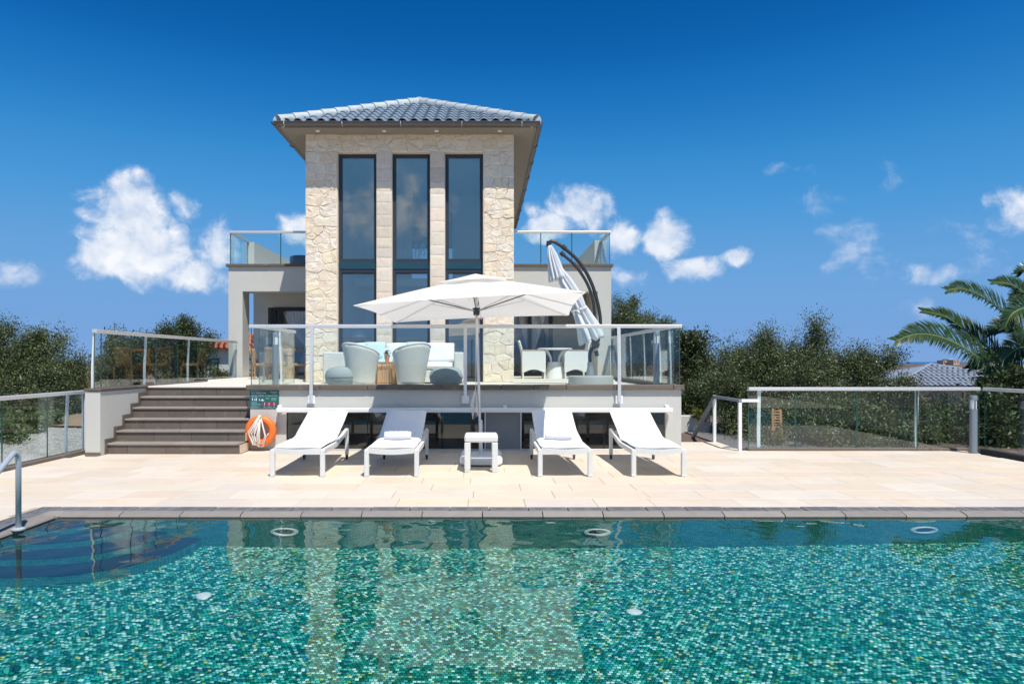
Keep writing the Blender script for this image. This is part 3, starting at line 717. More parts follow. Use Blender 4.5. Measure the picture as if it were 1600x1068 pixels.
def barrel(a, b_, r0, r1, name, parent):
    a, b_ = Vector(a), Vector(b_); t = (b_ - a).normalized(); u = t.cross(Vector((0, 0, 1))).normalized(); v_ = u.cross(t); n = 9; mb = MB()
    ring = lambda c, r: [c + u * (math.cos(math.pi * (i / (n - 1) * 1.16 - .08)) * r) + v_ * (math.sin(math.pi * (i / (n - 1) * 1.16 - .08)) * r) for i in range(n)]
    mb.add(ring(a, r0) + ring(b_, r1) + ring(a, r0 - .018), [(i, i + 1, n + i + 1, n + i) for i in range(n - 1)] + [(2 * n + i, 2 * n + i + 1, i + 1, i) for i in range(n - 1)])
    return mb.build(name, hip_m, parent, auto=60)
for sgn in (-1, 1):
    A, B = Vector((rcx + sgn * half, EY, EZ + .03)), Vector((rcx, apex_y, apex_z + .05)); k = 11
    for i in range(k): barrel(A.lerp(B, (i - .12) / k), A.lerp(B, (i + 1) / k), .135, .11, 'hip_tile', rf)
    bed = MB().tube([A.lerp(B, .0) - Vector((0, 0, .03)), B - Vector((0, 0, .03))], .12, 8); bed.build('hip_mortar', hip_m, rf)
    cap = MB().lathe((0, 0, 0), [(.001, -.02), (.13, -.01), (.13, .015), (.001, .02)], 12); cap.v = [(A.x + p[0], A.y - .03 + p[2], A.z + p[1] * .9) for p in cap.v]; cap.build('end_cap', hip_m, rf)
for i in range(14): barrel((rcx, apex_y + i * .4 - .04, apex_z + .04), (rcx, apex_y + (i + 1) * .4, apex_z + .04), .135, .11, 'ridge_tile', rf)
# gutter, fascia, soffit
gz = PZ(196, EY)
def gutter(a, b_, name='gutter'):
    a, b_ = Vector(a), Vector(b_); t = (b_ - a).normalized(); u = t.cross(Vector((0, 0, 1))).normalized(); n = 8; mb = MB()
    ring = lambda c, r: [c + u * math.cos(math.pi * (1 + i / n)) * r + Vector((0, 0, 1)) * math.sin(math.pi * (1 + i / n)) * r for i in range(n + 1)]
    mb.add(ring(a, .075) + ring(b_, .075), [(i, i + 1, n + 2 + i, n + 1 + i) for i in range(n)])
    mb.tube([ring(a, .075)[0], ring(b_, .075)[0]], .009, 6); mb.tube([ring(a, .075)[-1], ring(b_, .075)[-1]], .009, 6)
    o = mb.build(name, gutter_m, vil, solid=.004); return o
g1 = gutter((GX0 - .02, EY - .04, gz + .045), (GX1 + .02, EY - .04, gz + .045)); gutter((GX0, EY - .1, gz + .045), (GX0, BY, gz + .045)); gutter((GX1, EY - .1, gz + .045), (GX1, BY, gz + .045))
for px in (446, 536, 627, 722, 815):
    x = PX(px, EY); MB().tube([(x, EY - .115, gz + .055), (x, EY - .13, gz - .0), (x, EY - .06, gz - .045)], .007, 6).build('gutter_bracket', alu, g1)
for sgn, x in ((-1, GX0), (1, GX1)):
    for k in range(1, 8):
        y = EY + k * 1.35; MB().tube([(x + sgn * .08, y, gz + .06), (x + sgn * .085, y, gz), (x, y, gz - .045)], .012, 6).build('gutter_bracket', gutter_m, g1)
sf = MB(); sz = tZ1 - .004
sf.box(GX0 + .07, GX1 - .07, EY + .05, BY - .1, sz, sz + .025); sf.build('soffit', soffit_m, vil)
fa = MB(); fa.box(GX0 + .045, GX1 - .045, EY + .03, EY + .052, sz - .006, EZ - .02); fa.box(GX0 + .045, GX0 + .068, EY + .052, BY - .1, sz - .006, EZ - .02); fa.box(GX1 - .068, GX1 - .045, EY + .052, BY - .1, sz - .006, EZ - .02)
fa.build('fascia', soffit_m, vil)
for px in (496, 600, 682, 781): MB().lathe((PX(px, 14.45), 14.48, sz - .014), [(.045, 0), (.05, .014)], 14).build('downlight', alu_w, vil)

# wings
GY, q = 17.25, 17.25 / F
LX0, LX1, RX0, RX1 = PX(357, GY), tX0, tX1, PX(955, GY); bz0, bz1 = PZ(455, GY), PZ(416.5, GY)
wl = MB()
wl.box(LX0, LX1, GY, GY + .5, bz0, bz1); wl.box(LX0, PX(379, GY), GY, GY + .5, FL - .4, bz0)                       # left beam and pier
wl.box(LX0, LX1, GY + .5, 24.5, bz0 + .12, bz1)                                                                    # left slab
wl.box(-6.46, -6.05, 19.2, 24.5, FL - .4, bz0 + .12); wl.box(-6.05, LX1, 19.2, 19.4, bz0 - .25, bz0 + .12)
wg = MB()
wg.box(RX0, RX1, GY, GY + .5, bz0, bz1); wg.box(PX(934, GY), RX1, GY, GY + .5, FL - .4, bz0); wg.box(RX0, RX1, GY + .5, 24.5, bz0 + .12, bz1)
wg.box(PX(934, GY), RX1, GY + .5, 24.5, FL - .4, bz0 + .12); MB().box(1.95, PX(934, GY), 19.2, 19.4, FL - .2, bz0 + .115).build('porch_wall', panel_g, vil); wg.box(RX0, 1.95, 19.2, 19.4, bz0 - .2, bz0 + .12)  # right porch back wall in grey: porch shade put into its colour
wl.build('wing_wall', white_r, vil); wg.build('wing_wall', white_r, vil)
for xa, xb in ((-6.05, LX1), (RX0, PX(934, GY))): MB().box(xa, xb, 15.0, 19.2, FL - .15, PF - .004).build('porch_floor', floor_t, vil)
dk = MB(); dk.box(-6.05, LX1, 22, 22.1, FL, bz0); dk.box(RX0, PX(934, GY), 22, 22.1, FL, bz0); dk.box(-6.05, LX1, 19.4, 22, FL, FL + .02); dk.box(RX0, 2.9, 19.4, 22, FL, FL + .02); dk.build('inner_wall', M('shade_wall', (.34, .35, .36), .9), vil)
def drape(x_top0, x_top1, x_tie0, x_tie1, z1, zt, z0, y, parent):
    def f(u, v):
        z = z1 + (z0 - z1) * v; vt = (z1 - zt) / (z1 - z0)
        k = min(1, v / vt) ** 1.5 if v < vt else max(0, 1 - (v - vt) / (1 - vt) * .35)
        return (x_top0 + (x_tie0 - x_top0) * k + u * ((x_top1 - x_top0) + ((x_tie1 - x_tie0) - (x_top1 - x_top0)) * k), y + .03 * math.sin(u * 44) * (1 - .3 * k), z)
    return MB().grid(f, 60, 22).build('curtain', curtain_m, parent, smooth=True)
for (x0, x1) in ((-5.9, LX1 - .02), (RX0 + .02, 1.93)):
    zt = bz0 - .26; d_ = framed('sliding_door', x0, x1, PF, zt, 19.14, .09, frame_b, vil, door_glass, .1); mid = (x0 + x1) / 2
    MB().box(mid - .05, mid + .05, 19.13, 19.25, PF + .09, zt - .09).build('stile', frame_b, d_)
    if x0 < 0:
        drape(-5.65, -5.0, -5.05, -4.92, zt - .1, 1.95, PF, 19.32, d_); drape(-4.75, -4.2, -4.88, -4.75, zt - .1, 1.95, PF, 19.32, d_)
    else:
        drape(1.0, 1.75, 1.28, 1.42, zt - .1, 1.75, PF, 19.32, d_); drape(.7, .95, .72, .82, zt - .1, 1.75, PF, 19.32, d_)
# roof terraces on the wings
rp = MB(); rp.box(LX0, LX0 + .2, GY + 1.35, 24.5, bz1, PZ(363, GY) - .01); rp.box(RX1 - .2, RX1, GY + 1.35, 24.5, bz1, PZ(360, GY) - .01); rp.build('parapet', white_r, vil)
coping(LX0 - .05, LX1, GY - .06, GY + .28, 'x', (.9, 1.1), vil, top=bz1 + .07, th=.07); coping(RX0, RX1 + .05, GY - .06, GY + .28, 'x', (.9, 1.1), vil, top=bz1 + .07, th=.07)

# ================================================================== RAILINGS
def glass_run(rl, a, b_, z0, z1, splits, posts, rail=True, off=(0, 0), low=None, edge_w=.006, rail_m=alu, ext=0.):
    """glass balustrade along a-b: splits are the panel joints (0..1), posts positions (0..1) set off the glass line"""
    a, b_ = Vector((*a, 0)), Vector((*b_, 0)); t = (b_ - a).normalized(); nrm = Vector((-t.y, t.x, 0))
    if rail: MB().bar(a - t * ext + Vector((0, 0, z1 - .03)), b_ + t * ext + Vector((0, 0, z1 - .03)), .075, .058).build('handrail', rail_m, rl, bevel=.008)
    ss = [0] + list(splits) + [1]
    for i in range(len(ss) - 1):
        p, q_ = a.lerp(b_, ss[i]) + t * .006, a.lerp(b_, ss[i + 1]) - t * .006
        pn = MB().bar(p + Vector((0, 0, (z0 + z1 - .055) / 2)), q_ + Vector((0, 0, (z0 + z1 - .055) / 2)), .012, z1 - .057 - z0).build('glass_panel', rail_glass, rl)
        for e, sg in ((p, -1), (q_, 1)): MB().bar(e + t * (sg * .001) + Vector((0, 0, z0)), e + t * (sg * .001) + Vector((0, 0, z1 - .06)), edge_w, .0125, up=t).build('glass_edge', glass_edge, pn)
    for s in posts:
        c = a.lerp(b_, s) + Vector((*off, 0)); zl = low if low is not None else z0
        c0 = a.lerp(b_, s)
        p = MB().bar(c + Vector((0, 0, zl)), c + Vector((0, 0, z0 + .35)), .022, .055, up=t)
        k = c.lerp(c0, .55); p.bar(c + Vector((0, 0, z0 + .35)), k + Vector((0, 0, z1 - .055)), .022, .055, up=t); po = p.build('post', alu_w if low is None else alu, rl)
        if low is not None:
            MB().cbox(c.x - .06, c.x + .06, c.y + .012, c.y + .03, low - .03, low + .1, .006).build('base_plate', alu_w, po)
ry = WY - .05
rl = thing('glass_railing', 'long glass railing with silver handrail along the front of the terrace', 'railing', (-.3, ry, CT), 'glass railings')
A, B = (TX0 + .01, ry + .06), (TX1 - .02, ry + .06); W_ = B[0] - A[0]
pp = [(PX(p, 11.45) - A[0]) / W_ for p in (486, 727, 968)]
glass_run(rl, A, B, CT - .01, PZ(506.5, 11.5), pp, pp, off=(0, -.10), low=CT - .28, ext=.03)
rl = thing('glass_railing', 'glass railing running back along the right side of the terrace', 'railing', (TX1 - .1, 14.3, CT), 'glass railings')
glass_run(rl, (TX1 - .1, 17.15), (TX1 - .1, ry + .14), CT - .01, PZ(506.5, 11.5), (.2, .4, .6, .8), (.12, .35, .58, .8, .93), off=(.05, 0))
rl = thing('glass_railing', 'short glass railing between the stair landing and the terrace', 'railing', (TX0 + .12, 12.6, CT), 'glass railings')
glass_run(rl, (TX0 + .12, 13.8), (TX0 + .12, ry + .14), FL, PZ(506.5, 11.5), (.5,), (.5,), off=(.06, 0))
rl = thing('glass_railing', 'glass railing along the left edge of the stair landing', 'railing', (-6.2, 13.9, FL), 'glass railings')
def ty(px, x): return x * F / (px - VX)
yl = lambda px: (ty(px, -6.2) - 10.88) / (17.15 - 10.88)
glass_run(rl, (-6.2, 10.88), (-6.2, 17.15), FL + .02, FL + .96, [yl(p) for p in (158, 205, 244, 278, 309, 335)], [yl(p) for p in (150, 230, 297)], off=(-.05, 0), rail_m=alu)
rl = thing('glass_railing', 'lower glass railing along the left side of the pool deck beside the gravel', 'railing', (-6.58, 8.2, 0), 'glass railings')
MB().cbox(-6.66, -6.5, 4.0, 11.3, -.06, .05, .008).build('kerb', basalt, rl)
ylo = lambda px: (ty(px, -6.58) - 4.0) / (11.25 - 4.0)
glass_run(rl, (-6.58, 4.0), (-6.58, 11.25), .05, PZ(609, 11.3), [.25, .5, ylo(3), ylo(74)], [.3, ylo(108)], off=(-.05, 0))
MB().cbox(-6.62, -6.54, 11.25, 11.33, 0, PZ(609, 11.3), .01).build('end_post', alu, rl)
rl = thing('glass_railing', 'glass railing along the back of the deck in front of the olive tree', 'railing', (6.3, 11.5, 0), 'glass railings')
ax, bx = PX(1169, 11.5), PX(1530, 11.5)
MB().cbox(ax - .02, bx + .05, 11.43, 11.58, -.06, .045, .008).build('kerb', basalt, rl)
fr = lambda px: (PX(px, 11.5) - ax) / (bx - ax)
glass_run(rl, (ax, 11.5), (bx, 11.5), .045, PZ(604.5, 11.5), [fr(1243), fr(1339), fr(1433)], [fr(1187), fr(1434)], off=(0, .05))
rl = thing('glass_railing', 'glass railing along the right side of the deck below the palm', 'railing', (8.18, 8.5, 0), 'glass railings')
MB().cbox(bx - .02, bx + .14, 4.0, 11.43, -.06, .045, .008).build('kerb', basalt, rl)
glass_run(rl, (bx + .06, 4.0), (bx + .06, 11.46), .045, PZ(604.5, 11.5), (.2, .4, .6, .8), (.3, .7), off=(.05, 0))
for lab, x0, x1, xs, sp in (('glass balustrade on the left roof terrace beside the tower', LX0 + .03, LX1 - .01, LX0 + .03, (.5,)), ('glass balustrade on the right roof terrace behind the folded parasol', RX0 + .01, RX1 - .03, RX1 - .03, (.31, .62))):
    rl = thing('glass_balustrade', lab, 'railing', ((x0 + x1) / 2, GY + .05, bz1 + .07), 'roof terrace balustrades')
    glass_run(rl, (x0, GY + .03), (x1, GY + .03), bz1 + .07, PZ(360.5, GY), sp, ())
    glass_run(rl, (xs, GY + .075), (xs, GY + 1.34), bz1 + .02, PZ(360.5, GY), (), ())
# gate-like handrail down the back steps
hr = thing('handrail', 'silver handrail on posts sloping down the back steps beside the terrace', 'railing', (4.3, 12, 0))
z = .84
MB().bar((4.3, 12.7, z), (4.3, 11.42, z), .05, .05).build('top_rail', grey_metal, hr); MB().bar((4.3, 11.45, z), (ax + .16, 11.45, z), .05, .05).build('side_rail', alu_w, hr)
MB().bar((4.3, 12.68, z), (4.3, 14.05, -.1), .05, .07).build('sloping_rail', grey_metal, hr)
for y, zb in ((12.7, 0), (11.44, 0), (13.95, -.85)): MB().bar((4.3, y, zb), (4.3, y, z - .03 if y < 13 else -.07), .05, .05, up=(0, 1, 0)).build('post', alu_w, hr)

# pool handrail
pr = thing('pool_handrail', 'bent grey steel grab rail standing at the pool corner', 'handrail', (-4.17, 6.1, 0))
X = -4.165; pts = [(X, 6.12, -.02), (X, 6.12, .6)] + [(X, 6.12 - .09 + .09 * math.cos(t), .62 + .07 * math.sin(t)) for t in (.5, 1.0, 1.3)] + [(X, 5.75, .47), (X, 5.2, .18), (X, 5.12, .1), (X, 5.1, -.02)]
MB().tube(pts, .024, 12).build('tube', M('pale_steel', (.42, .47, .53), .4, .05, 8, metal=.2), pr, smooth=True)
for y in (6.12, 5.1): MB().lathe((X, y, -.008), [(.055, 0), (.055, .012), (.03, .02)], 16).build('flange', alu, pr)

# bollard lamps
def bollard(x, y, z, h, label):
    t = thing('bollard_lamp', label, 'lamp', (x, y, z), 'bollard lamps'); r = .055
    MB().lathe((x, y, z), [(r * 1.3, 0), (r * 1.3, .012), (r, .014), (r, h - .22)], 18).build('post', grey_metal, t, auto=40)
    MB().lathe((x, y, z + h - .22), [(r * .82, 0), (r * .82, .15)], 18).build('diffuser', ring_w, t, auto=40)
    MB().lathe((x, y, z + h - .07), [(r, 0), (r, .055), (r * .9, .07)], 18).build('cap', grey_metal, t, auto=40)
    for k in range(3):
        a = 2.1 * k + .4; MB().bar((x + r * .93 * math.cos(a), y + r * .93 * math.sin(a), z + h - .225), (x + r * .93 * math.cos(a), y + r * .93 * math.sin(a), z + h - .065), .014, .014).build('strut', grey_metal, t)
bollard(PX(430.5, 12.35), 12.35, FL, .97, 'grey bollard lamp behind the terrace glass near the stairs')
bollard(PX(1025.5, 12.3), 12.3, FL, .99, 'grey bollard lamp in the right corner of the terrace')
bollard(PX(1521, 11.15), 11.15, 0, .94, 'grey bollard lamp on the deck in front of the palm')

# ================================================================== SUN LOUNGERS
def bent_cushion(x, y0, yh, y1, zs, zb, w_, th, mb):
    """mattress section: seat flat to the hinge, then the back"""
    def path(v):
        L1, L2 = yh - y0, math.hypot(y1 - yh, zb - zs); s = v * (L1 + L2)
        if s < L1: return Vector((0, y0 + s, zs)), Vector((0, 0, 1))
        k = (s - L1) / L2; d = Vector((0, y1 - yh, zb - zs)).normalized(); return Vector((0, yh, zs)) + d * (s - L1), Vector((0, -d.z, d.y))
    def f(u, v, sg):
        a = u * 2 - 1; p, nn = path(v); e = max(0, (1 - abs(a) ** 8) * (1 - abs(v * 2 - 1) ** 26)) ** .4
        bow = -.035 * (1 - a * a) if v < .04 else 0
        return p + Vector((x + a * w_ / 2 * (1 - .04 * max(0, .04 - v) / .04), bow, 0)) + nn * (sg * th / 2 * e + .004 * math.sin(a * 4 + v * 17))
    mb.grid(lambda u, v: f(u, v, 1), 14, 60); mb.grid(lambda u, v: f(1 - u, v, -1), 14, 60); return mb
def lounger():
    t = thing('sun_lounger', 'x', 'sun lounger', (0, 9.6, 0), 'sun loungers facing the pool')
    hw, y0, y1 = .325, 8.88, 10.46; zf = .325
    for sx in (-1, 1):
        MB().cbox(sx * hw - .03, sx * hw + .03, y0 - .03, y0 + .03, 0.02, zf + .03, .008).build('leg', wicker_w, t)
        MB().cbox(sx * hw - .026, sx * hw + .026, y1 - .028, y1 + .028, .07, .46, .008).build('leg', wicker_w, t)
        wh = MB().tube([(sx * hw - .014, y1, .035), (sx * hw + .014, y1, .035)], .035, 14).build('wheel', dark_metal, t)
        MB().box(sx * hw - .02, sx * hw + .02, y1 - .012, y1 + .012, .035, .075).build('fork', dark_metal, wh)
        MB().cbox(sx * hw - .031, sx * hw + .031, y0 - .031, y0 + .031, 0, .03, .006).build('foot_cap', alu, t)
        r = MB(); r.bar((sx * hw, y0 + .02, zf), (sx * hw, 9.72, zf), .045, .06); r.bar((sx * hw, 9.70, zf), (sx * hw, y1, .445), .045, .06); r.build('side_rail', wicker_w, t)
    fr_ = MB().grid(lambda u, v: ((u * 2 - 1) * (hw - .02), y0 - .02 - .02 * (1 - (u * 2 - 1) ** 2) + (.03 if v in (.5, .75) else 0), zf + .03 - (.06 * (1 if .25 <= v < .75 else 0)) - .0 + (.02 * (abs(u * 2 - 1) ** 2))), 10, 4); fr_.build('front_rail', wicker_w, t, solid=.012)
    MB().bar((-hw, y1, .41), (hw, y1, .41), .04, .05).build('rear_rail', wicker_w, t)
    MB().box(-hw + .02, hw - .02, y0 + .02, 9.8, zf + .008, zf + .022).build('deck', wicker_w, t)
    b_ = MB(); b_.bar((0, 9.8, .345), (0, 10.6, .655), hw * 2 - .08, .018); b_.build('backrest', wicker_w, t)
    for sx in (-1, 1): MB().tube([(sx * .22, 10.3, .53), (sx * .22, 10.05, .33)], .01, 6).build('strut', alu, t)
    bent_cushion(0, 8.87, 9.80, 10.65, .385, .72, .62, .075, MB()).build('mattress', cushion, t, smooth=True)
    for sx in (-1, 1): MB().tube([(sx * .315, 9.78, .40), (sx * .335, 9.80, .36), (sx * .33, 9.82, .33)], .006, 5).build('tie', cushion, t)
    return t
lg = lounger()
spec = ((465, 'white sun lounger with bare mattress nearest the orange life ring'), (612, 'white sun lounger in the parasol shade with a rolled towel'),
        (883, 'white sun lounger with a towel to the right of the parasol table'), (1029, 'white sun lounger with bare mattress farthest from the stairs'))
loungers = []
for i, (px, lab) in enumerate(spec):
    o = lg if i == 0 else dup(lg); o.location.x = PX(px, 8.88); o['label'] = lab; loungers.append(o)
def towel(x, lab, rz):
    mb = MB(); n = 16
    def f(u, v):
        a = 2 * math.pi * u; xx = (v * 2 - 1) * .18; e = 1 - .12 * abs(v * 2 - 1) ** 6
        return T((x, 9.42, .474), rz) @ Vector((xx, math.cos(a) * .10 * e, math.sin(a) * .062 * e + (.004 * math.sin(v * 30 + a))))
    mb.grid(f, n, 12, closed_u=True); mb.add([f(i / n, 0) for i in range(n)], [tuple(range(n))[::-1]]); mb.add([f(i / n, 1) for i in range(n)], [tuple(range(n))])
    return tag(mb.build('towel', towel_m, auto=50), lab, 'towel', 'pool towels')
towel(loungers[1].location.x + .015, 'rolled pale towel on the shaded lounger left of the parasol', .05); towel(loungers[2].location.x - .03, 'rolled pale towel on the sunlit lounger right of the parasol', -.04)

# ================================================================== PARASOL
um = thing('parasol', 'large square white parasol standing over the loungers', 'parasol', (-.02, 10.27, 0))
base, top = Vector((-.035, 10.22, .12)), Vector((-.118, 10.27, 2.78))
rim = [Vector((-1.68, 8.78, 2.215)), Vector((1.32, 8.74, 2.385)), Vector((1.47, 11.72, 2.285)), Vector((-1.53, 11.78, 2.165))]
apex = Vector((top.x, top.y, 2.77))
def canopy(apx, rim_, nu=14, nv=10, sag=.045, scal=.035, bulge=.05):
    mb = MB()
    for k in range(4):
        a, b_ = rim_[k], rim_[(k + 1) % 4]; mid_in = (apx - (a + b_) / 2); mid_in.z = 0; mid_in.normalize()
        def f(u, v):
            e = a.lerp(b_, u); w4 = 4 * u * (1 - u); hub = (math.sin(u * math.pi * 2)) ** 2
            e = e + mid_in * (scal * w4) + Vector((0, 0, .02 * w4))
            p = apx.lerp(e, v); p.z -= sag * math.sin(math.pi * v) * .6 + .02 * hub * v * (1 - v) * 4 - .09 * math.sin(math.pi * v) * .0
            p.z += bulge * math.sin(math.pi * v ** .8)
            return p
        mb.grid(f, nu, nv)
    return mb
canopy(apex - Vector((0, 0, .035)), rim).build('canopy', canvas, um, smooth=True)
vr = [apex.lerp(p, .34) + Vector((0, 0, .05)) for p in rim]
canopy(apex + Vector((0, 0, .045)), vr, 8, 4, .012, .07, 0.).build('vent_cap', canvas, um, smooth=True)
MB().tube([(base.x, base.y, .1), base.lerp(top, .5), top], .021, 12).build('pole', alu, um, smooth=True)
hub = base.lerp(top, .80); MB().tube([hub + Vector((0, 0, -.06)), hub + Vector((0, 0, .05))], [.045, .06], 12).build('hub', dark_metal, um)
for k in range(8):
    c = rim[k // 2] if k % 2 == 0 else (rim[k // 2] + rim[(k // 2 + 1) % 4]) / 2
    e = apex.lerp(c, .97) - Vector((0, 0, .02)); rb = MB().bar(apex - Vector((0, 0, .07)), e, .014, .022).build('rib', alu_w, um)
    MB().bar(hub, apex.lerp(c, .5) - Vector((0, 0, .05)), .012, .016).build('strut', dark_metal if k % 2 else alu, rb)
bs = MB().cbox(-.29, .23, 9.70, 10.55, .02, .11, .012).build('base', alu_w, um)
for x0 in (-.335, .125): MB().cbox(x0, x0 + .15, 9.74, 10.5, .015, .135, .03).build('ballast_block', cushion, bs)
MB().tube([(base.x, base.y, .1), (base.x - .005, base.y, .62)], .03, 12).build('sleeve', alu, um)
rp_ = MB(); px_, pz_ = PX(742.5, 10.2), 0
for k in range(4):
    w2 = .03 + .012 * k; rp_.tube([(px_ + .012, 10.17, PZ(605, 10.2)), (px_ - w2, 10.14 - .008 * k, PZ(630, 10.2)), (px_ - w2 * .5, 10.13, PZ(645 + 3 * k, 10.2)), (px_ + w2 * .6, 10.14, PZ(642 + 2 * k, 10.2)), (px_ + .012, 10.15, PZ(612, 10.2))], .0055, 6)
rp_.tube([(px_ + .01, 10.2, 2.2), (px_ + .01, 10.17, PZ(605, 10.2))], .005, 6); rp_.build('cord', rope_m, um, smooth=True)
# side table in front of the pole
stb = thing('side_table', 'white woven square side table in front of the parasol pole', 'table', (-.04, 9.38, 0))
x0, x1, y0, y1_ = PX(725.5, 9.2), PX(778, 9.2), 9.19, 9.62
MB().cbox(x0, x1, y0, y1_, .405, .50, .022).build('top', wicker_w, stb)
for xx in (x0, x1 - .082):
    for yy in (y0, y1_ - .082):
        MB().cbox(xx + .001, xx + .081, yy + .001, yy + .081, .035, .404, .01).build('leg', wicker_w, stb); MB().cbox(xx + .004, xx + .078, yy + .004, yy + .078, 0, .036, .005).build('foot_cap', alu, stb)

# ================================================================== LIFE RING, SIGN
lr = thing('life_ring', 'orange life ring with white rope hanging on the wall by the stairs', 'life ring', (PX(407, 11.45), 11.45, .1))
cx, cy, cz = PX(407, 11.43), 11.44, PZ(673, 11.43)
MB().tube([(cx + .20 * math.cos(2 * math.pi * k / 40), cy, cz + .20 * math.sin(2 * math.pi * k / 40)) for k in range(40)], .064, 16, closed=True).build('ring', orange, lr, smooth=True)
MB().tube([(cx, WY, cz + .21), (cx, 11.42, cz + .21), (cx, 11.37, cz + .25)], .012, 8).build('hook', dark_metal, lr)
ro = MB()
for k in range(9):
    a = rnd.uniform(-.13, .11); b2 = rnd.uniform(.26, .5); w2 = rnd.uniform(.03, .08)
    ro.tube([(cx + .005 * k, 11.365 - .004 * k, cz + .27), (cx + a - w2, 11.355 - .003 * k, cz - b2 * .35 + .1), (cx + a * .6 - w2 * .6, 11.36, cz - b2 * .55), (cx + a * .6 + w2 * .5, 11.355, cz - b2 * .56), (cx + a + w2, 11.35 - .003 * k, cz - b2 * .2), (cx + .02, 11.36, cz + .26)], .0085, 6)
ro.tube([(cx - .18 * math.cos(t), 11.37, cz + .1 - .25 * math.sin(t)) for t in (2.2, 2.6)], .008, 6); ro.build('rope', rope_m, lr, smooth=True)
sg = thing('safety_sign', 'dark green pool safety rules sign on the wall above the life ring', 'sign', (PX(413, WY), WY - .012, PZ(637, WY)))
sx0, sx1, sz0, sz1 = PX(390.5, WY), PX(436, WY), PZ(637.3, WY), PZ(609.8, WY); SW, SH = sx1 - sx0, sz1 - sz0
MB().box(sx0, sx1, WY - .012, WY - .001, sz0, sz1).build('board', sign_g, sg)
def flat(u0, u1, v0, v1, m, name, lift=.0135): return MB().add([(sx0 + u * SW, WY - lift, sz1 - v * SH) for u, v in ((u0, v1), (u1, v1), (u1, v0), (u0, v0))], [(0, 1, 2, 3)]).build(name, m, sg)
def text(s_, u, v, size, m, al='LEFT', wid=None):
    cu = bpy.data.curves.new('lettering', 'FONT'); cu.body = s_; cu.size = size; cu.align_x = al; cu.fill_mode = 'FRONT'
    tmp = bpy.data.objects.new('lettering', cu); COL.objects.link(tmp); dg = bpy.context.evaluated_depsgraph_get(); me = bpy.data.meshes.new_from_object(tmp.evaluated_get(dg)); bpy.data.objects.remove(tmp)
    if wid: 
        w0 = max(p.co.x for p in me.vertices) - min(p.co.x for p in me.vertices); me.transform(Matrix.Scale(wid / w0, 4, (1, 0, 0)))
    me.transform(Matrix.Translation((sx0 + u * SW, WY - .0135, sz1 - v * SH)) @ Matrix.Rotation(R(90), 4, 'X')); me.materials.clear()
    return link('lettering', me, m, sg)
text('Pool Safety Rules', .05, .175, .036, sign_w, wid=.51 * SW); text('Domes', .72, .13, .04, sign_w, wid=.22 * SW); text('No Lifeguard on Duty', .54, .31, .024, sign_y, wid=.41 * SW)
for (u0, u1, v0, v1) in ((.04, .38, .035, .055), (.78, .9, .18, .195), (.06, .26, .25, .265), (.06, .26, .30, .315), (.06, .28, .345, .36), (.29, .48, .25, .265), (.29, .5, .31, .325), (.55, .68, .41, .425), (.55, .66, .455, .47), (.74, .92, .41, .425), (.74, .92, .455, .47), (.74, .92, .5, .515),
                         (.74, .92, .55, .565), (.06, .25, .65, .665), (.06, .25, .70, .715), (.06, .40, .75, .765), (.06, .38, .80, .815), (.06, .24, .85, .865), (.04, .34, .92, .935), (.04, .25, .96, .975), (.47, .56, .93, .95), (.61, .75, .93, .95), (.8, .9, .93, .95)): flat(u0, u1, v0, v1, sign_l, 'text_line')
def fig(u, v, s_, m=sign_w):
    mb = MB(); c = lambda a, b_: (sx0 + (u + a * s_) * SW, WY - .0155, sz1 - (v + b_ * s_ * 1.6) * SH)
    mb.add([c(.5 * math.cos(k * .785) * .5, -.9 + .5 * math.sin(k * .785) * .6) for k in range(8)], [tuple(range(8))]); mb.add([c(-.4, -.55), c(.4, -.55), c(.3, .3), c(.18, 1), c(-.18, 1), c(-.3, .3)], [(0, 1, 2, 3, 4, 5)]); mb.build('pictogram', m, sg)
for u, v, s_ in ((.1, .5, .045), (.17, .53, .03), (.225, .5, .05), (.335, .52, .035), (.44, .52, .035)): fig(u, v, s_)
flat(.385, .49, .53, .58, sign_w, 'pictogram', .015)
for k, u in enumerate((.51, .67, .84)):
    mb = MB(); rx = .075 * SW; mb.add([(sx0 + u * SW + rx * math.cos(j * .3927), WY - .0137, sz1 - .77 * SH + rx * 1.0 * math.sin(j * .3927)) for j in range(16)], [tuple(range(16))]); mb.build('red_disc', sign_r, sg)
    fig(u, .77, .042); MB().bar((sx0 + u * SW - .022, WY - .0165, sz1 - .70 * SH), (sx0 + u * SW + .022, WY - .0165, sz1 - .84 * SH), .006, .001, up=(0, 1, 0)).build('slash', sign_r, sg)

# ================================================================== TERRACE FURNITURE
def tub_chair(x, y, rz, lab):
    t = thing('tub_chair', lab, 'armchair', (x, y, FL), 'pale wicker tub chairs'); mt = T((x, y, FL), rz)
    def shell(u, v, r=0.):
        a = R(-205) + R(230) * u + R(0); k = abs(u * 2 - 1); h = .77 - .20 * k ** 1.7; z = .02 + v * (h - .02); rad = .228 + .125 * (z / .76) ** 1.2 + r
        return mt @ Vector((math.cos(a) * rad * 1.02, math.sin(a) * rad, z))
    MB().grid(shell, 32, 10).build('shell', wicker_p, t, smooth=True, solid=.035)
    MB().tube([shell(k / 32, 1) for k in range(33)], .022, 8).build('rim', wicker_p, t, smooth=True)
    se = MB().lathe((0, 0, 0), [(.22, .02), (.25, .1), (.26, .36), (.25, .38)], 24); se.v = [tuple(mt @ Vector(p)) for p in se.v]; se.build('seat', wicker_p, t, auto=40)
    cu = MB().lathe((0, 0, 0), [(.2, .38), (.245, .40), (.25, .44), (.21, .47), (.001, .475)], 24); cu.v = [tuple(mt @ Vector(p)) for p in cu.v]; cu.build('seat_cushion', cushion, t, smooth=True)
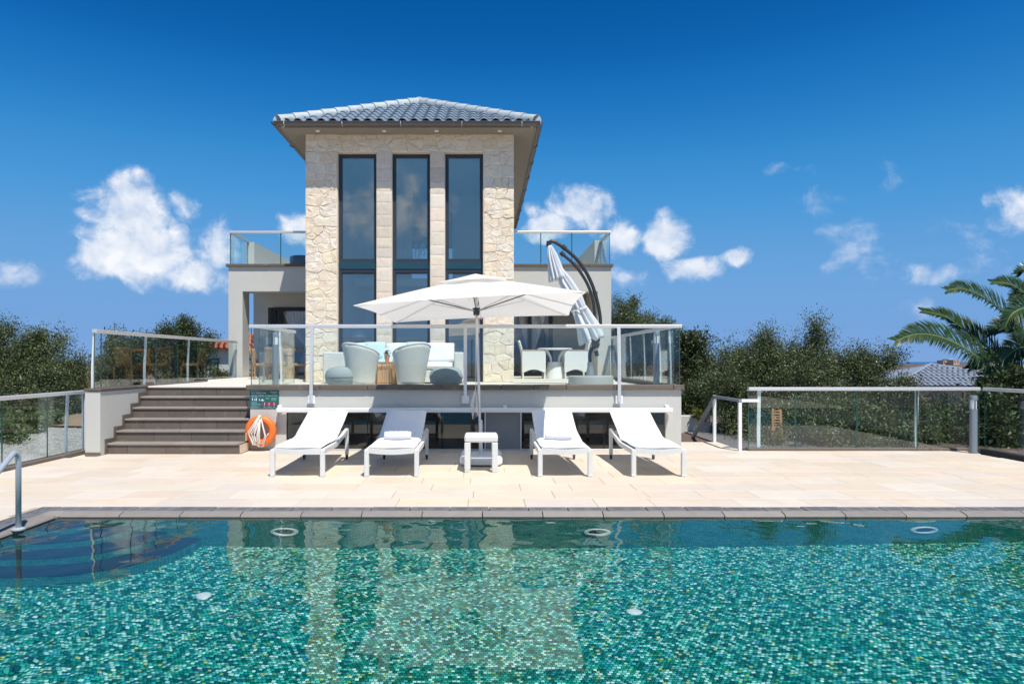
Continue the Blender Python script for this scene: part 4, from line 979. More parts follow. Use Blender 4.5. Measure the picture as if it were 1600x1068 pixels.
tub_chair(PX(566, 12.55), 12.55, R(-38), 'pale wicker tub chair on the left of the teak slat table'); tub_chair(PX(642, 12.55), 12.55, R(38), 'pale wicker tub chair on the right of the teak slat table')
sf_ = thing('sofa', 'long pale wicker sofa with white cushions against the tower windows', 'sofa', (-1.85, 13.95, FL))
s0, s1 = PX(508, 13.75), PX(724, 13.75); yb = 14.5
for a, c_ in ((s0, s0 + .42), (s1 - .18, s1)): MB().cbox(a, c_, 13.55, yb, FL + .03, FL + .63, .02).build('arm', wicker_p, sf_)
MB().cbox(s0 + .43, s1 - .185, 13.56, yb, FL + .03, FL + .27, .015).build('seat_base', wicker_p, sf_); MB().cbox(s0 + .43, s1 - .185, 14.36, yb - .005, FL + .275, FL + .62, .02).build('back', wicker_p, sf_)
for i in range(3):
    w3 = (s1 - s0 - .62) / 3; c_ = s0 + .43 + w3 * (i + .5)
    pillow(MB(), w3 - .01, .78, .17, T((c_, 13.93, FL + .355))).build('seat_cushion', cushion, sf_, smooth=True)
    pillow(MB(), w3 - .02, .44, .22, T((c_, 14.22, FL + .62), 0, R(76)), sag=.006).build('back_cushion', cushion, sf_, smooth=True)
for px, pz, lab, r in ((585, .64, 'aqua scatter cushion leaning on the sofa between the two tub chairs', .1), (597, .50, 'lower aqua scatter cushion on the sofa seat behind the teak table', -.12), (650, .64, 'aqua scatter cushion behind the right tub chair', .05)):
    tag(pillow(MB(), .42, .40, .14, T((PX(px, 13.9), 13.92, FL + pz + .02), r, R(68)), 10).build('scatter_cushion', pillow_m, smooth=True), lab, 'cushion', 'aqua cushions')
for px, lab, y in ((534, 'grey fabric pouf beside the left tub chair', 12.5), (697, 'grey fabric pouf beside the right tub chair', 12.35)):
    mb = MB().lathe((PX(px, y), y, FL), [(.20, 0), (.285, .07), (.305, .17), (.28, .27), (.2, .335), (.08, .355), (.001, .357)], 28)
    t = thing('pouf', lab, 'pouf', (PX(px, y), y, FL), 'grey poufs'); mb.build('body', pouf_m, t, smooth=True); MB().tube([(PX(px, y) + .306 * math.cos(k * .2244), y + .306 * math.sin(k * .2244), FL + .17) for k in range(28)], .006, 5, closed=True).build('seam', pouf_m, t)
tt = thing('slat_table', 'teak cube table of upright slats between the tub chairs', 'table', (PX(606, 12.85), 12.85, FL)); cx = PX(606, 12.85)
for k in range(15):
    for yy in (12.62, 13.06): MB().box(cx - .24 + k * .0325, cx - .24 + k * .0325 + .021 + rnd.uniform(-.004, .004), yy, yy + .02, FL + .001, FL + .44).build('slat', teak, tt)
for k in range(13):
    for xx in (cx - .25, cx + .235): MB().box(xx, xx + .018, 12.65 + k * .0325, 12.672 + k * .0325, FL + .001, FL + .438).build('slat', teak, tt)
MB().cbox(cx - .235, cx + .232, 12.642, 13.058, FL + .40, FL + .435, .004).build('top', teak, tt)
pt = thing('potted_plant', 'small pink flowering plant in a terracotta pot on the teak table', 'plant', (PX(605, 12.75), 12.75, FL + .436)); pc = (PX(605, 12.75), 12.75, FL + .436)
MB().lathe(pc, [(.035, 0), (.048, .12), (.055, .122), (.056, .14), (.045, .14), (.04, .12)], 16).build('pot', terracotta, pt, auto=40)
def leaf_mesh(name, pos, dirs, L, Wd, roll=None):
    """many small two-sided leaves as one mesh (diamond quads)"""
    n = len(pos); d = dirs / np.linalg.norm(dirs, axis=1, keepdims=True); r = RNG.normal(size=(n, 3)); s = np.cross(d, r); s /= np.linalg.norm(s, axis=1, keepdims=True) + 1e-9
    L = np.broadcast_to(L, n)[:, None]; Wd = np.broadcast_to(Wd, n)[:, None]
    v = np.stack([pos, pos + d * L * .45 + s * Wd, pos + d * L, pos + d * L * .45 - s * Wd], 1).reshape(-1, 3).astype(np.float32)
    me = bpy.data.meshes.new(name); me.vertices.add(4 * n); me.vertices.foreach_set('co', v.ravel()); me.loops.add(4 * n); me.loops.foreach_set('vertex_index', np.arange(4 * n, dtype=np.int32)); me.polygons.add(n)
    me.polygons.foreach_set('loop_start', np.arange(0, 4 * n, 4, dtype=np.int32)); me.polygons.foreach_set('loop_total', np.full(n, 4, np.int32)); me.update(calc_edges=True); return me
p_ = np.array(pc) + np.array([0, 0, .14]) + RNG.normal(size=(90, 3)) * np.array([.02, .02, .03]); link('leaves', leaf_mesh('leaves', p_, RNG.normal(size=(90, 3)) + np.array([0, 0, .8]), .045, .012), shrub_l, pt)
p_ = np.array(pc) + np.array([.01, 0, .21]) + RNG.normal(size=(26, 3)) * np.array([.02, .02, .012]); link('flowers', leaf_mesh('flowers', p_, RNG.normal(size=(26, 3)), .022, .01), flower_p, pt)

def dining_chair(x, y, z, rz, m, lab, grp, arms=True, rim_m=None):
    """woven dining armchair; faces local +x"""
    t = thing('dining_chair', lab, 'chair', (x, y, z), grp); mt = T((x, y, z), rz)
    def add(mb, name, mm, **k): mb.v = [tuple(mt @ Vector(p)) for p in mb.v]; return mb.build(name, mm, t, **k)
    add(MB().grid(lambda u, v: (-.24 - .10 * v ** 1.6, (u * 2 - 1) * .26 * (1 - .06 * v), .40 + v * .48), 8, 8), 'backrest', m, solid=.035, smooth=True)
    add(MB().cbox(-.25, .25, -.25, .25, .36, .44, .015), 'seat', m)
    for sy in (-1, 1):
        if arms:
            arch = [(-.27, .14), (-.27, .64), (.27, .64), (.27, .14), (.235, .14)] + [(.235 - .47 * k / 10, .14 + .07 * math.sin(math.pi * k / 10)) for k in range(1, 10)] + [(-.235, .14)]
            add(MB().prism(arch, sy * .27 - .018, sy * .27 + .018), 'side_panel', m)
            add(MB().cbox(-.28, .275, sy * .27 - .025, sy * .27 + .025, .641, .665, .006), 'armrest', rim_m or m)
        for sx in (-1, 1): add(MB().bar((sx * .25, sy * .265, .0), (sx * .25, sy * .265, .36), .034, .034, up=(0, 1, 0)), 'leg', m)
    add(MB().grid(lambda u, v: (.255, (u * 2 - 1) * .25, .36 - v * (.10 + .1 * abs(u * 2 - 1) ** 2)), 10, 3), 'front_apron', m, solid=.02)
    return t
gz_ = 'white woven dining chairs'
dining_chair(PX(833, 16.0), 16.0, PF, 0, wicker_w, 'white woven chair on the left of the round table', gz_, rim_m=teak)
dining_chair(PX(898, 16.0), 16.0, PF, R(180), wicker_w, 'white woven chair beside the folded parasol', gz_, rim_m=teak)
rt = thing('round_table', 'round white woven table with curved legs on the right of the terrace', 'table', (PX(867, 16.1), 16.1, PF)); c = (PX(867, 16.0), 16.0, PF)
MB().lathe((c[0], c[1], PF + .665), [(.38, 0), (.405, .012), (.405, .03), (.38, .04)], 32).build('table_top', wicker_w, rt, auto=40)
for k in range(4):
    a = R(45 + 90 * k); MB().tube([(c[0] + r_ * math.cos(a), c[1] + r_ * math.sin(a), PF + zz) for r_, zz in ((.26, 0), (.17, .2), (.12, .35), (.15, .5), (.25, .62), (.33, .665))], .018, 8).build('leg', wicker_w, rt, smooth=True)
MB().lathe((c[0], c[1], PF), [(.25, 0), (.225, .1), (.185, .28), (.17, .36), (.175, .38)], 24).build('pedestal', wicker_w, rt, auto=40)
# teak dining set in the left porch
td = thing('dining_table', 'teak dining table in the shaded left porch', 'table', (-4.85, 16.3, PF)); x0, x1, y0, y1_ = PX(422, 15.6), PX(455.5, 15.45), 15.45, 17.2
MB().cbox(x0, x1, y0, y1_, PF + .62, PF + .68, .006).build('table_top', teak, td)
for xx in (x0 + .005, x1 - .09):
    for yy in (y0 + .005, y1_ - .09): MB().cbox(xx, xx + .085, yy, yy + .085, PF, PF + .62, .006).build('leg', teak, td)
for k, (x, y, rz, lab) in enumerate(((PX(411, 15.45), 15.5, R(20), 'tan wicker chair at the left end of the teak table, next to the pier'), (PX(431, 15.1), 15.08, R(98), 'tan wicker chair behind the bollard lamp with its back to the pool'), (PX(472, 15.9), 15.75, R(172), 'tan wicker chair at the teak table next to the stone tower'), (-5.35, 16.6, R(0), 'tan wicker chair on the far side of the teak table'))):
    dining_chair(x, y, PF, rz, wicker_t, lab, 'tan wicker dining chairs', arms=False)
    r_ = [o for o in bpy.data.objects if o.get('label') == lab][0]; r_.scale = (.8, .8, .8)

# folded cantilever parasol
cp = thing('cantilever_parasol', 'folded grey cantilever parasol on a curved dark arm with round concrete base', 'parasol', (PX(922, 13.2), 13.2, FL)); D = 13.2
MB().lathe((PX(923, D), D, FL), [(.425, 0), (.43, .02), (.43, .155), (.415, .17)], 36).build('base', concrete, cp, auto=40)
MB().lathe((PX(922.5, D), D, FL + .168), [(.095, 0), (.055, .2), (.06, .205), (.06, .26), (.045, .265)], 20).build('foot', grey_metal, cp, auto=40)
pt_ = lambda L, y=D: [(PX(a, D), y, PZ(b_, D)) for a, b_ in L]
def smooth_path(L, n=5):
    P_ = [Vector(p) for p in L]; out = []
    for i in range(len(P_) - 1):
        p0, p1, p2, p3 = P_[max(0, i - 1)], P_[i], P_[i + 1], P_[min(len(P_) - 1, i + 2)]
        for k in range(n):
            t = k / n; out.append(.5 * ((2 * p1) + (p2 - p0) * t + (2 * p0 - 5 * p1 + 4 * p2 - p3) * t * t + (3 * p1 - p0 - 3 * p2 + p3) * t ** 3))
    return out + [P_[-1]]
MB().tube(smooth_path(pt_([(922, 572), (922, 550), (930, 540), (935, 530), (938, 499), (931, 462), (919, 431), (902, 406), (882, 388), (864, 377), (858, 380)])), .034, 12).build('mast', dark_metal, cp, smooth=True)
MB().tube(smooth_path(pt_([(929, 545), (927, 535), (929, 496), (926, 467), (916, 440), (899, 415), (879, 397)])), .03, 12).build('second_arm', dark_metal, cp, smooth=True)
for a, b_, c2, d2, r_ in ((884, 389, 878, 384, .048), (881, 399, 876, 394, .045), (936, 540, 928, 537, .055), (858, 377, 857, 385, .05), (931, 548, 933, 556, .04)): MB().tube(pt_([(a, b_), (c2, d2)]), r_, 12).build('joint', dark_metal, cp, smooth=False)
def folded(L, rads, folds, amp, twist):
    P_ = smooth_path([(PX(a, D), D - .05, PZ(b_, D)) for a, b_ in L], 4); k = len(P_); n = 96; mb = MB(); vs = []
    for i, p in enumerate(P_):
        s = i / (k - 1); f = s * (len(rads) - 1); j = min(int(f), len(rads) - 2); r = rads[j] + (rads[j + 1] - rads[j]) * (f - j)
        t = (P_[min(i + 1, k - 1)] - P_[max(i - 1, 0)]).normalized(); u = t.cross(Vector((0, 1, 0))).normalized(); v_ = t.cross(u)
        for q_ in range(n):
            a = 2 * math.pi * q_ / n; rr_ = r * (1 - amp + amp * (.5 + .5 * math.cos(folds * a + twist * s)) ** .7 + .08 * math.sin(a * 3 + s * 4)); vs.append(p + u * math.cos(a) * rr_ + v_ * math.sin(a) * rr_ * .8 + t * (.03 * math.cos(folds * a) if i == k - 1 else 0))
    mb.add(vs, [(i * n + q_, i * n + (q_ + 1) % n, (i + 1) * n + (q_ + 1) % n, (i + 1) * n + q_) for i in range(k - 1) for q_ in range(n)]); return mb
folded([(859, 384), (862, 400), (867, 420), (871, 436)], (.03, .10, .14, .175), 11, .5, .6).build('upper_canopy', canvas_g, cp, smooth=True, solid=.004)
folded([(868, 415), (882, 440), (896, 464), (905, 484)], (.06, .13, .155, .15), 9, .55, 2.2).build('canopy', canvas_g, cp, smooth=True, solid=.004)
folded([(904, 482), (912, 500), (919, 515), (925, 531)], (.15, .19, .23, .26), 9, .58, .8).build('canopy_hem', canvas_g, cp, smooth=True, solid=.004)
MB().tube([(PX(904.5, D) + .17 * math.cos(t) * .86, D - .05 + .15 * math.sin(t), PZ(484, D) - .17 * math.cos(t) * -.22) for t in [k * .35 for k in range(18)]], .014, 6, closed=True).build('tie', canvas, cp)
# rattan chair on the left roof terrace
rc = thing('rattan_chair', 'dark rattan armchair on the left roof terrace beside the tower', 'chair', (PX(468, 18), 18.0, bz1)); x, y, zb = PX(472, 18), 18.0, bz1 + .0
MB().grid(lambda u, v: (x + .30 * math.cos(math.pi * (1.35 * u + .82)), y + .28 * math.sin(math.pi * (1.35 * u + .82)), zb + .02 + v * (.27 + .05 * math.sin(math.pi * u))), 20, 5).build('shell', dark_metal, rc, smooth=True, solid=.03)
MB().lathe((x, y, zb), [(.24, .0), (.26, .16), (.001, .19)], 18).build('seat', dark_metal, rc)
MB().tube([(x + .30 * math.cos(math.pi * (1.35 * u / 20 + .82)), y + .28 * math.sin(math.pi * (1.35 * u / 20 + .82)), zb + .30 + .05 * math.sin(math.pi * u / 20)) for u in range(21)], .018, 6).build('rim', dark_metal, rc, smooth=True)
# indoors: lamp and chandelier
fl = thing('floor_lamp', 'pale reading lamp inside the tower behind the sofa', 'lamp', (PX(551, 15.6), 15.6, FL)); X, Y = PX(551, 15.6), 15.6
MB().lathe((X, Y, FL), [(.13, 0), (.13, .02), (.02, .03)], 18).build('base', alu_w, fl); MB().tube(smooth_path([(X, Y, FL + .02), (X, Y, FL + .95), (X + .03, Y, FL + 1.12), (X + .13, Y, FL + 1.17)]), .011, 8).build('stem', alu_w, fl)
MB().lathe((X + .16, Y, FL + 1.0), [(.16, 0), (.13, .09), (.05, .17), (.02, .18)], 20, caps=False).build('lamp_shade', alu_w, fl, smooth=True, solid=.004)
ch = thing('chandelier', 'chandelier of thin white stems seen through the middle window', 'chandelier', (PX(643, 16.6), 16.6, 4.0)); X, Y = PX(643, 16.6), 16.6
MB().tube([(X, Y, 6.3), (X, Y, PZ(385, 16.6))], .006, 6).build('cable', alu_w, ch)
for k in range(34):
    a = rnd.uniform(0, 6.28); r_ = rnd.uniform(.08, .75); x, y = X + r_ * math.cos(a), Y + r_ * .6 * math.sin(a); zc = PZ(388 + rnd.uniform(-6, 18), 16.6); h = rnd.uniform(.12, .36)
    MB().tube([(x, y, zc - h / 2), (x, y, zc + h / 2)], .012, 6).build('stem', sign_w, ch)
    if k % 3 == 0: MB().tube([(X, Y, zc), (x, y, zc)], .005, 5).build('arm', alu_w, ch)

# ================================================================== PLANTS
def crown(name, ells, shoots, per, L, Wd, m, parent, up=.5, spread=.05, shoot=(.25, .55)):
    """foliage: leafy shoots growing outward from ellipsoid lobes (cx, cy, cz, rx, ry, rz, weight)"""
    wts = np.array([e[6] for e in ells], float); wts /= wts.sum(); pos = []; dr = []
    E = np.array([e[:6] for e in ells]); nc = max(6, shoots // 42); cp_ = RNG.choice(len(ells), nc, p=wts)          # twig clusters
    d = RNG.normal(size=(nc, 3)); d /= np.linalg.norm(d, axis=1, keepdims=True); rad = .35 + .65 * RNG.random(nc) ** .6
    cc = E[cp_, :3] + d * E[cp_, 3:] * (rad * (1 + .13 * RNG.normal(size=nc)))[:, None]; cs_ = E[cp_, 3:].min(1) * RNG.uniform(.10, .27, nc)
    pick = RNG.integers(0, nc, shoots); d = d[pick] * .6 + RNG.normal(size=(shoots, 3)) * .5
    base = cc[pick] + RNG.normal(size=(shoots, 3)) * cs_[pick][:, None]
    sd = d * .8 + np.array([0, 0, up]) + RNG.normal(size=(shoots, 3)) * .35; sd /= np.linalg.norm(sd, axis=1, keepdims=True); sl = RNG.uniform(*shoot, shoots)
    t = RNG.random((shoots, per)); p = base[:, None] + sd[:, None] * (t * sl[:, None])[..., None] + RNG.normal(size=(shoots, per, 3)) * spread
    ld = sd[:, None] * .7 + RNG.normal(size=(shoots, per, 3)) * .75
    n = shoots * per; return link(name, leaf_mesh(name, p.reshape(-1, 3), ld.reshape(-1, 3), L * RNG.uniform(.6, 1.25, n), Wd * RNG.uniform(.7, 1.2, n)), m, parent)
def trunk(parent, base, ells, r=.1, n=7):
    b_ = Vector(base); fork = b_ + Vector((rnd.uniform(-.1, .1), 0, .5)); MB().tube([b_ - Vector((0, 0, .2)), b_ + Vector((.03, 0, .2)), fork], [r * 1.3, r, r * .85], 9).build('trunk', bark, parent, smooth=True)
    mb = MB()
    for k in range(n):
        e = ells[k % len(ells)]; tip = Vector(e[:3]) + Vector((rnd.uniform(-1, 1) * e[3], rnd.uniform(-1, 1) * e[4], rnd.uniform(-.1, .9) * e[5])) * .75
        mid = fork.lerp(tip, .5) + Vector((rnd.uniform(-.15, .15), rnd.uniform(-.15, .15), .1)); mb.tube([fork - Vector((0, 0, .05)), mid, tip], [r * .55, r * .32, r * .08], 6)
    mb.build('branches', bark, parent, smooth=True)
def tree(name, lab, cat, base, ells, shoots, per, L, Wd, m, grp=None, r=.1, **k):
    t = thing(name, lab, cat, base, grp); trunk(t, base, ells, r); crown('crown', ells, shoots, per, L, Wd, m, t, **k); return t
def E(px, py, d, rx, rz, w_=1., ry=None): return (PX(px, d), d, PZ(py, d), rx, ry or rx, rz, w_)
gh = lambda x, y: hill(x, y) - .05
# left side
tree('olive_tree', 'dense bushy tree on the left beyond the gravel', 'tree', (PX(20, 18), 18, gh(-12, 18)), [E(-10, 605, 18, 1.4, .95), E(62, 595, 18, .85, .8), E(14, 552, 18, .6, .5, .4), E(95, 612, 17.6, .5, .6, .5), E(-70, 590, 18, 1.2, 1.0, .7), E(72, 545, 18, .3, .35, .16), E(40, 636, 17.6, 1.3, .55, .8), E(110, 575, 18, .18, .25, .06), E(8, 520, 18, .16, .3, .07)], 5200, 22, .07, .0125, olive_l, spread=.06)
tree('round_bush', 'dark round bush behind the glass of the landing railing', 'bush', (PX(265, 23), 23, gh(-10, 23)), [E(220, 565, 23, .75, .75), E(280, 555, 23, .85, .85), E(302, 570, 23, .4, .6, .5), E(280, 524, 23, .4, .3, .22)], 2600, 18, .085, .017, carob_l, spread=.06)
tree('round_bush', 'small bush at the left end of the landing railing', 'bush', (PX(180, 24), 24, gh(-13, 24)), [E(190, 570, 24, .6, .6), E(175, 540, 24, .3, .3, .3)], 900, 14, .10, .02, olive_l, spread=.06)
t = thing('clipped_hedge', 'low yellow green hedge beyond the left railing', 'hedge', (-14, 26, gh(-14, 26))); crown('foliage', [E(p, 603, 26, .9, .45) for p in range(-60, 400, 32)], 3000, 12, .10, .02, hedge_l, t, spread=.06, shoot=(.1, .25))
for k, (px, py, d) in enumerate(((15, 690, 12.6), (40, 668, 14.3), (58, 663, 14.9), (80, 655, 15.8), (8, 640, 15.5))):
    x, y = PX(px, d), d; zz = gh(x, y) + .05; tt_ = thing('young_shrub', ('small dark shrub in the gravel at the left picture edge', 'low leafy plant at the gravel edge, second from the left', 'low leafy plant at the gravel edge, third from the left', 'low leafy plant at the gravel edge nearest the stairs', 'low plant under the big left tree')[k], 'shrub', (x, y, zz), 'young shrubs by the gravel')
    crown('foliage', [(x, y, zz + .18, .2, .2, .16, 1)], 70, 12, .09, .02, shrub_l, tt_, spread=.03, shoot=(.1, .25)); MB().tube([(x, y, zz - .1), (x, y, zz + .2)], .012, 5).build('stem', bark, tt_)
# right side
tree('olive_tree', 'large silvery olive tree behind the deck railing on the right', 'tree', (PX(1235, 15.2), 15.2, gh(7, 15)), [E(1225, 618, 15, 1.25, .66), E(1150, 612, 15, .6, .66, .7), E(1192, 578, 15, .46, .38, .42), E(1262, 572, 15, .42, .5, .46), E(1322, 604, 15, .75, .45, .5), E(1208, 548, 15, .22, .28, .10), E(1268, 532, 15, .18, .3, .09), E(1130, 582, 15, .22, .28, .10), E(1308, 582, 15, .18, .22, .07), E(1355, 585, 15, .28, .2, .1), E(1375, 572, 15, .15, .15, .04), E(1240, 650, 14.6, 1.3, .6, .8), E(1155, 660, 14.8, .55, .5, .4)], 6800, 23, .058, .0098, olive_l, spread=.05)
tree('dark_tree', 'dark carob tree right of the terrace wall', 'tree', (PX(1085, 24), 24, gh(7.4, 24)), [E(1080, 570, 24, .75, .85), E(1092, 590, 24, .55, .5, .6), E(1070, 545, 24, .5, .4, .5)], 2200, 14, .10, .022, carob_l, spread=.05)
tree('olive_tree', 'grey green tree rising behind the right wing', 'tree', (PX(990, 27), 27, gh(6, 27)), [E(985, 530, 27, 1.3, .95), E(965, 505, 27, .7, .6, .6), E(1025, 545, 27, .9, .7, .7), E(988, 490, 27, .4, .35, .2), E(1045, 525, 27, .3, .5, .12)], 3000, 20, .09, .015, olive_l, spread=.06)
tree('garden_bush', 'dark bush under the white houses right of the back steps', 'bush', (PX(1085, 20), 20, gh(6, 20)), [E(1080, 640, 20, .4, .6), E(1110, 640, 20, .55, .7), E(1095, 625, 20, .4, .3, .5)], 1500, 14, .09, .022, carob_l, spread=.05)
tree('rosemary_bush', 'feathery green bush behind the glass left of the bollard lamp', 'bush', (PX(1460, 13.6), 13.6, -.2), [E(1455, 675, 13.6, .6, .42), E(1495, 680, 13.4, .4, .4, .6), E(1420, 685, 13.4, .5, .35, .6), E(1465, 650, 13.6, .35, .22, .3)], 1500, 15, .075, .012, shrub_l, spread=.04)
tree('olive_bush', 'spreading low olive branches behind the deck glass below the big olive', 'bush', (PX(1290, 13.2), 13.2, -.2), [E(1290, 672, 13.2, .7, .4), E(1350, 680, 13.2, .6, .35), E(1385, 665, 13.8, .5, .42, .6), E(1240, 690, 12.8, .6, .25, .5), E(1330, 692, 12.6, .7, .2, .6), E(1185, 690, 13.4, .35, .2, .25)], 2600, 15, .07, .013, olive_l, spread=.04)
tree('hedge_bush', 'dark glossy bush below the palm at the right picture edge', 'bush', (PX(1590, 12.9), 12.9, -.3), [E(1560, 680, 12.9, .5, .55), E(1610, 660, 12.9, .7, .75), E(1650, 670, 12.9, .7, .8, .7), E(1575, 640, 13.2, .5, .35, .6)], 2200, 14, .10, .028, carob_l, spread=.05)
tree('garden_bush', 'bush between the olive tree and the neighbouring house', 'bush', (PX(1440, 22), 22, gh(14, 22)), [E(1405, 622, 22, .4, .4), E(1385, 645, 22, .8, .7), E(1420, 650, 22, .5, .35, .4), E(1415, 598, 22, .15, .2, .06)], 1300, 14, .09, .016, olive_l, spread=.05)

# palm
PD_ = 14.0; pc_ = Vector((PX(1665, PD_), PD_, PZ(640, PD_)))
pm = thing('palm_tree', 'date palm with arching feather fronds at the right picture edge', 'palm', (pc_.x, pc_.y, -.5))
mb = MB(); mb.lathe((pc_.x, pc_.y, -.7), [(.34, 0), (.3, .3), (.33, .6), (.3, .9), (.34, 1.1), (.2, 1.3)], 14); mb.build('trunk', bark, pm, smooth=True)
def frond(path, n=64, L=.48, droop=.16, tw=0., m=palm_l, roll=R(52)):
    n = int(n * 1.9); L *= 1.36; P_ = smooth_path(path, 10); k = len(P_); fr_ = MB().tube(P_, [.028 * (1 - .9 * i / (k - 1)) + .003 for i in range(k)], 6).build('frond', palm_y, pm, smooth=True)
    lf = MB()
    for i in range(n):
        s = .10 + .90 * i / (n - 1); f = s * (k - 1); j = min(int(f), k - 2); p = P_[j].lerp(P_[j + 1], f - j); t = (P_[j + 1] - P_[j]).normalized()
        side = t.cross(Vector((0, 0, 1))); side = side.normalized() if side.length > .05 else Vector((1, 0, 0)); nn = side.cross(t).normalized(); side, nn = side * math.cos(roll) + nn * math.sin(roll), nn * math.cos(roll) - side * math.sin(roll)
        ln = L * (.35 + .65 * math.sin(math.pi * min(1, .15 + s * .95)) ** .7) * (1 - .35 * s)
        for sg in (-1, 1):
            d = (side * sg * .75 + t * (.5 + .55 * s) + nn * (.22 + tw * sg + rnd.uniform(-.16, .16))).normalized(); m1 = p + d * ln * .55; e = p + d * ln - Vector((0, 0, droop * ln * ln * 2))
            wv = t.cross(d).cross(d).normalized() * .0155; lf.add([p - wv * .5, p + wv * .5, m1 + wv, m1 - wv, e], [(0, 1, 2, 3), (3, 2, 4)])
    lf.build('leaflets', m, fr_)
fp = lambda L: [Vector((PX(a, PD_ + dd), PD_ + dd, PZ(b_, PD_ + dd))) for a, b_, dd in L]
frond(fp([(1660, 665, 0), (1600, 630, -.3), (1554, 581, -.5), (1510, 546, -.6), (1467, 526, -.7), (1432, 522, -.8), (1400, 532, -.9)]), 80, .62)
frond(fp([(1660, 640, .2), (1590, 590, .3), (1540, 540, .4), (1505, 514, .5), (1476, 494, .5), (1442, 486, .5)]), 70, .5)
frond(fp([(1665, 640, .1), (1625, 585, .2), (1595, 535, .2), (1569, 491, .1), (1537, 465, 0), (1505, 451, -.1), (1481, 453, -.1)]), 76, .55)
frond(fp([(1670, 630, .3), (1645, 540, .5), (1620, 480, .6), (1598, 456, .6), (1575, 443, .6), (1551, 441, .6)]), 64, .45)
frond(fp([(1670, 640, -.2), (1650, 560, -.6), (1630, 500, -.9), (1605, 482, -1.1), (1582, 490, -1.2), (1570, 512, -1.2)]), 60, .42, m=palm_l)
frond(fp([(1665, 650, .4), (1620, 600, .8), (1580, 565, 1.0), (1545, 560, 1.2), (1515, 575, 1.3)]), 60, .5)
frond(fp([(1660, 670, .2), (1610, 650, .2), (1570, 640, .2), (1535, 650, .3)]), 50, .45)
frond(fp([(1670, 630, .5), (1660, 540, 1), (1645, 470, 1.2), (1610, 425, 1.4), (1590, 428, 1.5)]), 60, .45)
for L_ in ([(1665, 650, .3), (1620, 615, .5), (1585, 590, .6), (1552, 590, .7), (1530, 610, .8)], [(1668, 640, .5), (1630, 560, .8), (1600, 520, 1.), (1570, 510, 1.1), (1545, 520, 1.2)], [(1670, 640, 0), (1640, 575, -.3), (1612, 545, -.5), (1588, 545, -.6), (1566, 565, -.7)],
           [(1668, 660, -.3), (1630, 640, -.6), (1590, 632, -.8), (1556, 645, -.9)], [(1670, 640, .8), (1640, 520, 1.2), (1620, 470, 1.4), (1600, 462, 1.5), (1582, 470, 1.5)]): frond(fp(L_), 56, .5)
for a in range(7):                                               # the fronds on the far side of the crown
    b_ = R(-80 + a * 30); L_ = 2.4; frond([pc_ + Vector((math.cos(b_) * L_ * s, math.sin(b_) * L_ * s * .8, L_ * ((.75 - .1 * (a % 3)) * s - s * s * .75))) for s in (0, .25, .5, .75, 1)], 40, .42)

# gravel, soil, path, kerbs
structure(MB().grid(lambda u, v: (-6.68 - 9 * u, 5 + 16 * v, -.035 + .02 * math.sin(u * 9 + v * 5)), 10, 14).build('gravel_bed', gravel_m, smooth=True), 'pale gravel path beside the left railing')
n = 26000; gx = -6.7 - RNG.random(n) ** 1.0 * 6.0; gy = 9.5 + RNG.random(n) * 7.0; s_ = RNG.uniform(.008, .02, n)
o8 = np.array([(1, 0, 0), (-1, 0, 0), (0, 1, 0), (0, -1, 0), (0, 0, .7)]); v = (o8[None] * RNG.uniform(.7, 1.3, (n, 5, 1)) * s_[:, None, None] + np.stack([gx, gy, np.full(n, -.022)], 1)[:, None]).reshape(-1, 3)
f = np.array([(0, 2, 4), (2, 1, 4), (1, 3, 4), (3, 0, 4)])[None] + 5 * np.arange(n)[:, None, None]
me = bpy.data.meshes.new('pebbles'); me.vertices.add(5 * n); me.vertices.foreach_set('co', v.astype(np.float32).ravel()); me.loops.add(12 * n); me.loops.foreach_set('vertex_index', f.astype(np.int32).ravel()); me.polygons.add(4 * n)
me.polygons.foreach_set('loop_start', np.arange(0, 12 * n, 3, dtype=np.int32)); me.polygons.foreach_set('loop_total', np.full(4 * n, 3, np.int32)); me.update(calc_edges=True)
tag(link('pebbles', me, gravel_m), 'loose pale pebbles of the gravel path', 'gravel', kind='stuff')
structure(MB().grid(lambda u, v: (-8.6 - 8 * u, 15.5 + 4.5 * v + 1.2 * u, .02 + .25 * math.sin(math.pi * v) * (.6 + .2 * math.sin(u * 14))), 24, 10).build('soil_bank', soil_m, smooth=True), 'bare brown soil bank behind the gravel')
structure(MB().grid(lambda u, v: (4.42 + 1.5 * u + .8 * u * v, 11.62 + 4.6 * v, -.045), 4, 4).build('asphalt_path', asphalt), 'grey asphalt path behind the deck opening')
stp = MB(); 
for k in range(5): stp.box(TX1 + .02, 4.24, 12.7 + k * .28, 12.98 + k * .28, -1.2, -.17 * (k + 1))
tag(stp.build('back_steps', white_r), 'pale steps leading down beside the terrace wall', 'stairs')
lw = thing('garden_wall', 'low pale garden wall behind the handrail with a trailing plant', 'wall', (4.6, 15, 0)); MB().cbox(PX(1040, 15), PX(1110, 15), 15, 15.2, -1.2, PZ(649, 15), .012).build('wall', white_r, lw)
tp = thing('trailing_plant', 'green plant trailing over the low garden wall', 'plant', (PX(1082, 14.95), 14.95, PZ(650, 15))); crown('foliage', [E(1080, 645, 14.95, .22, .07), E(1075, 660, 14.93, .05, .22, .5), E(1092, 648, 14.95, .15, .08, .6)], 110, 12, .05, .014, hedge_l, tp, spread=.02, shoot=(.05, .12), up=0)
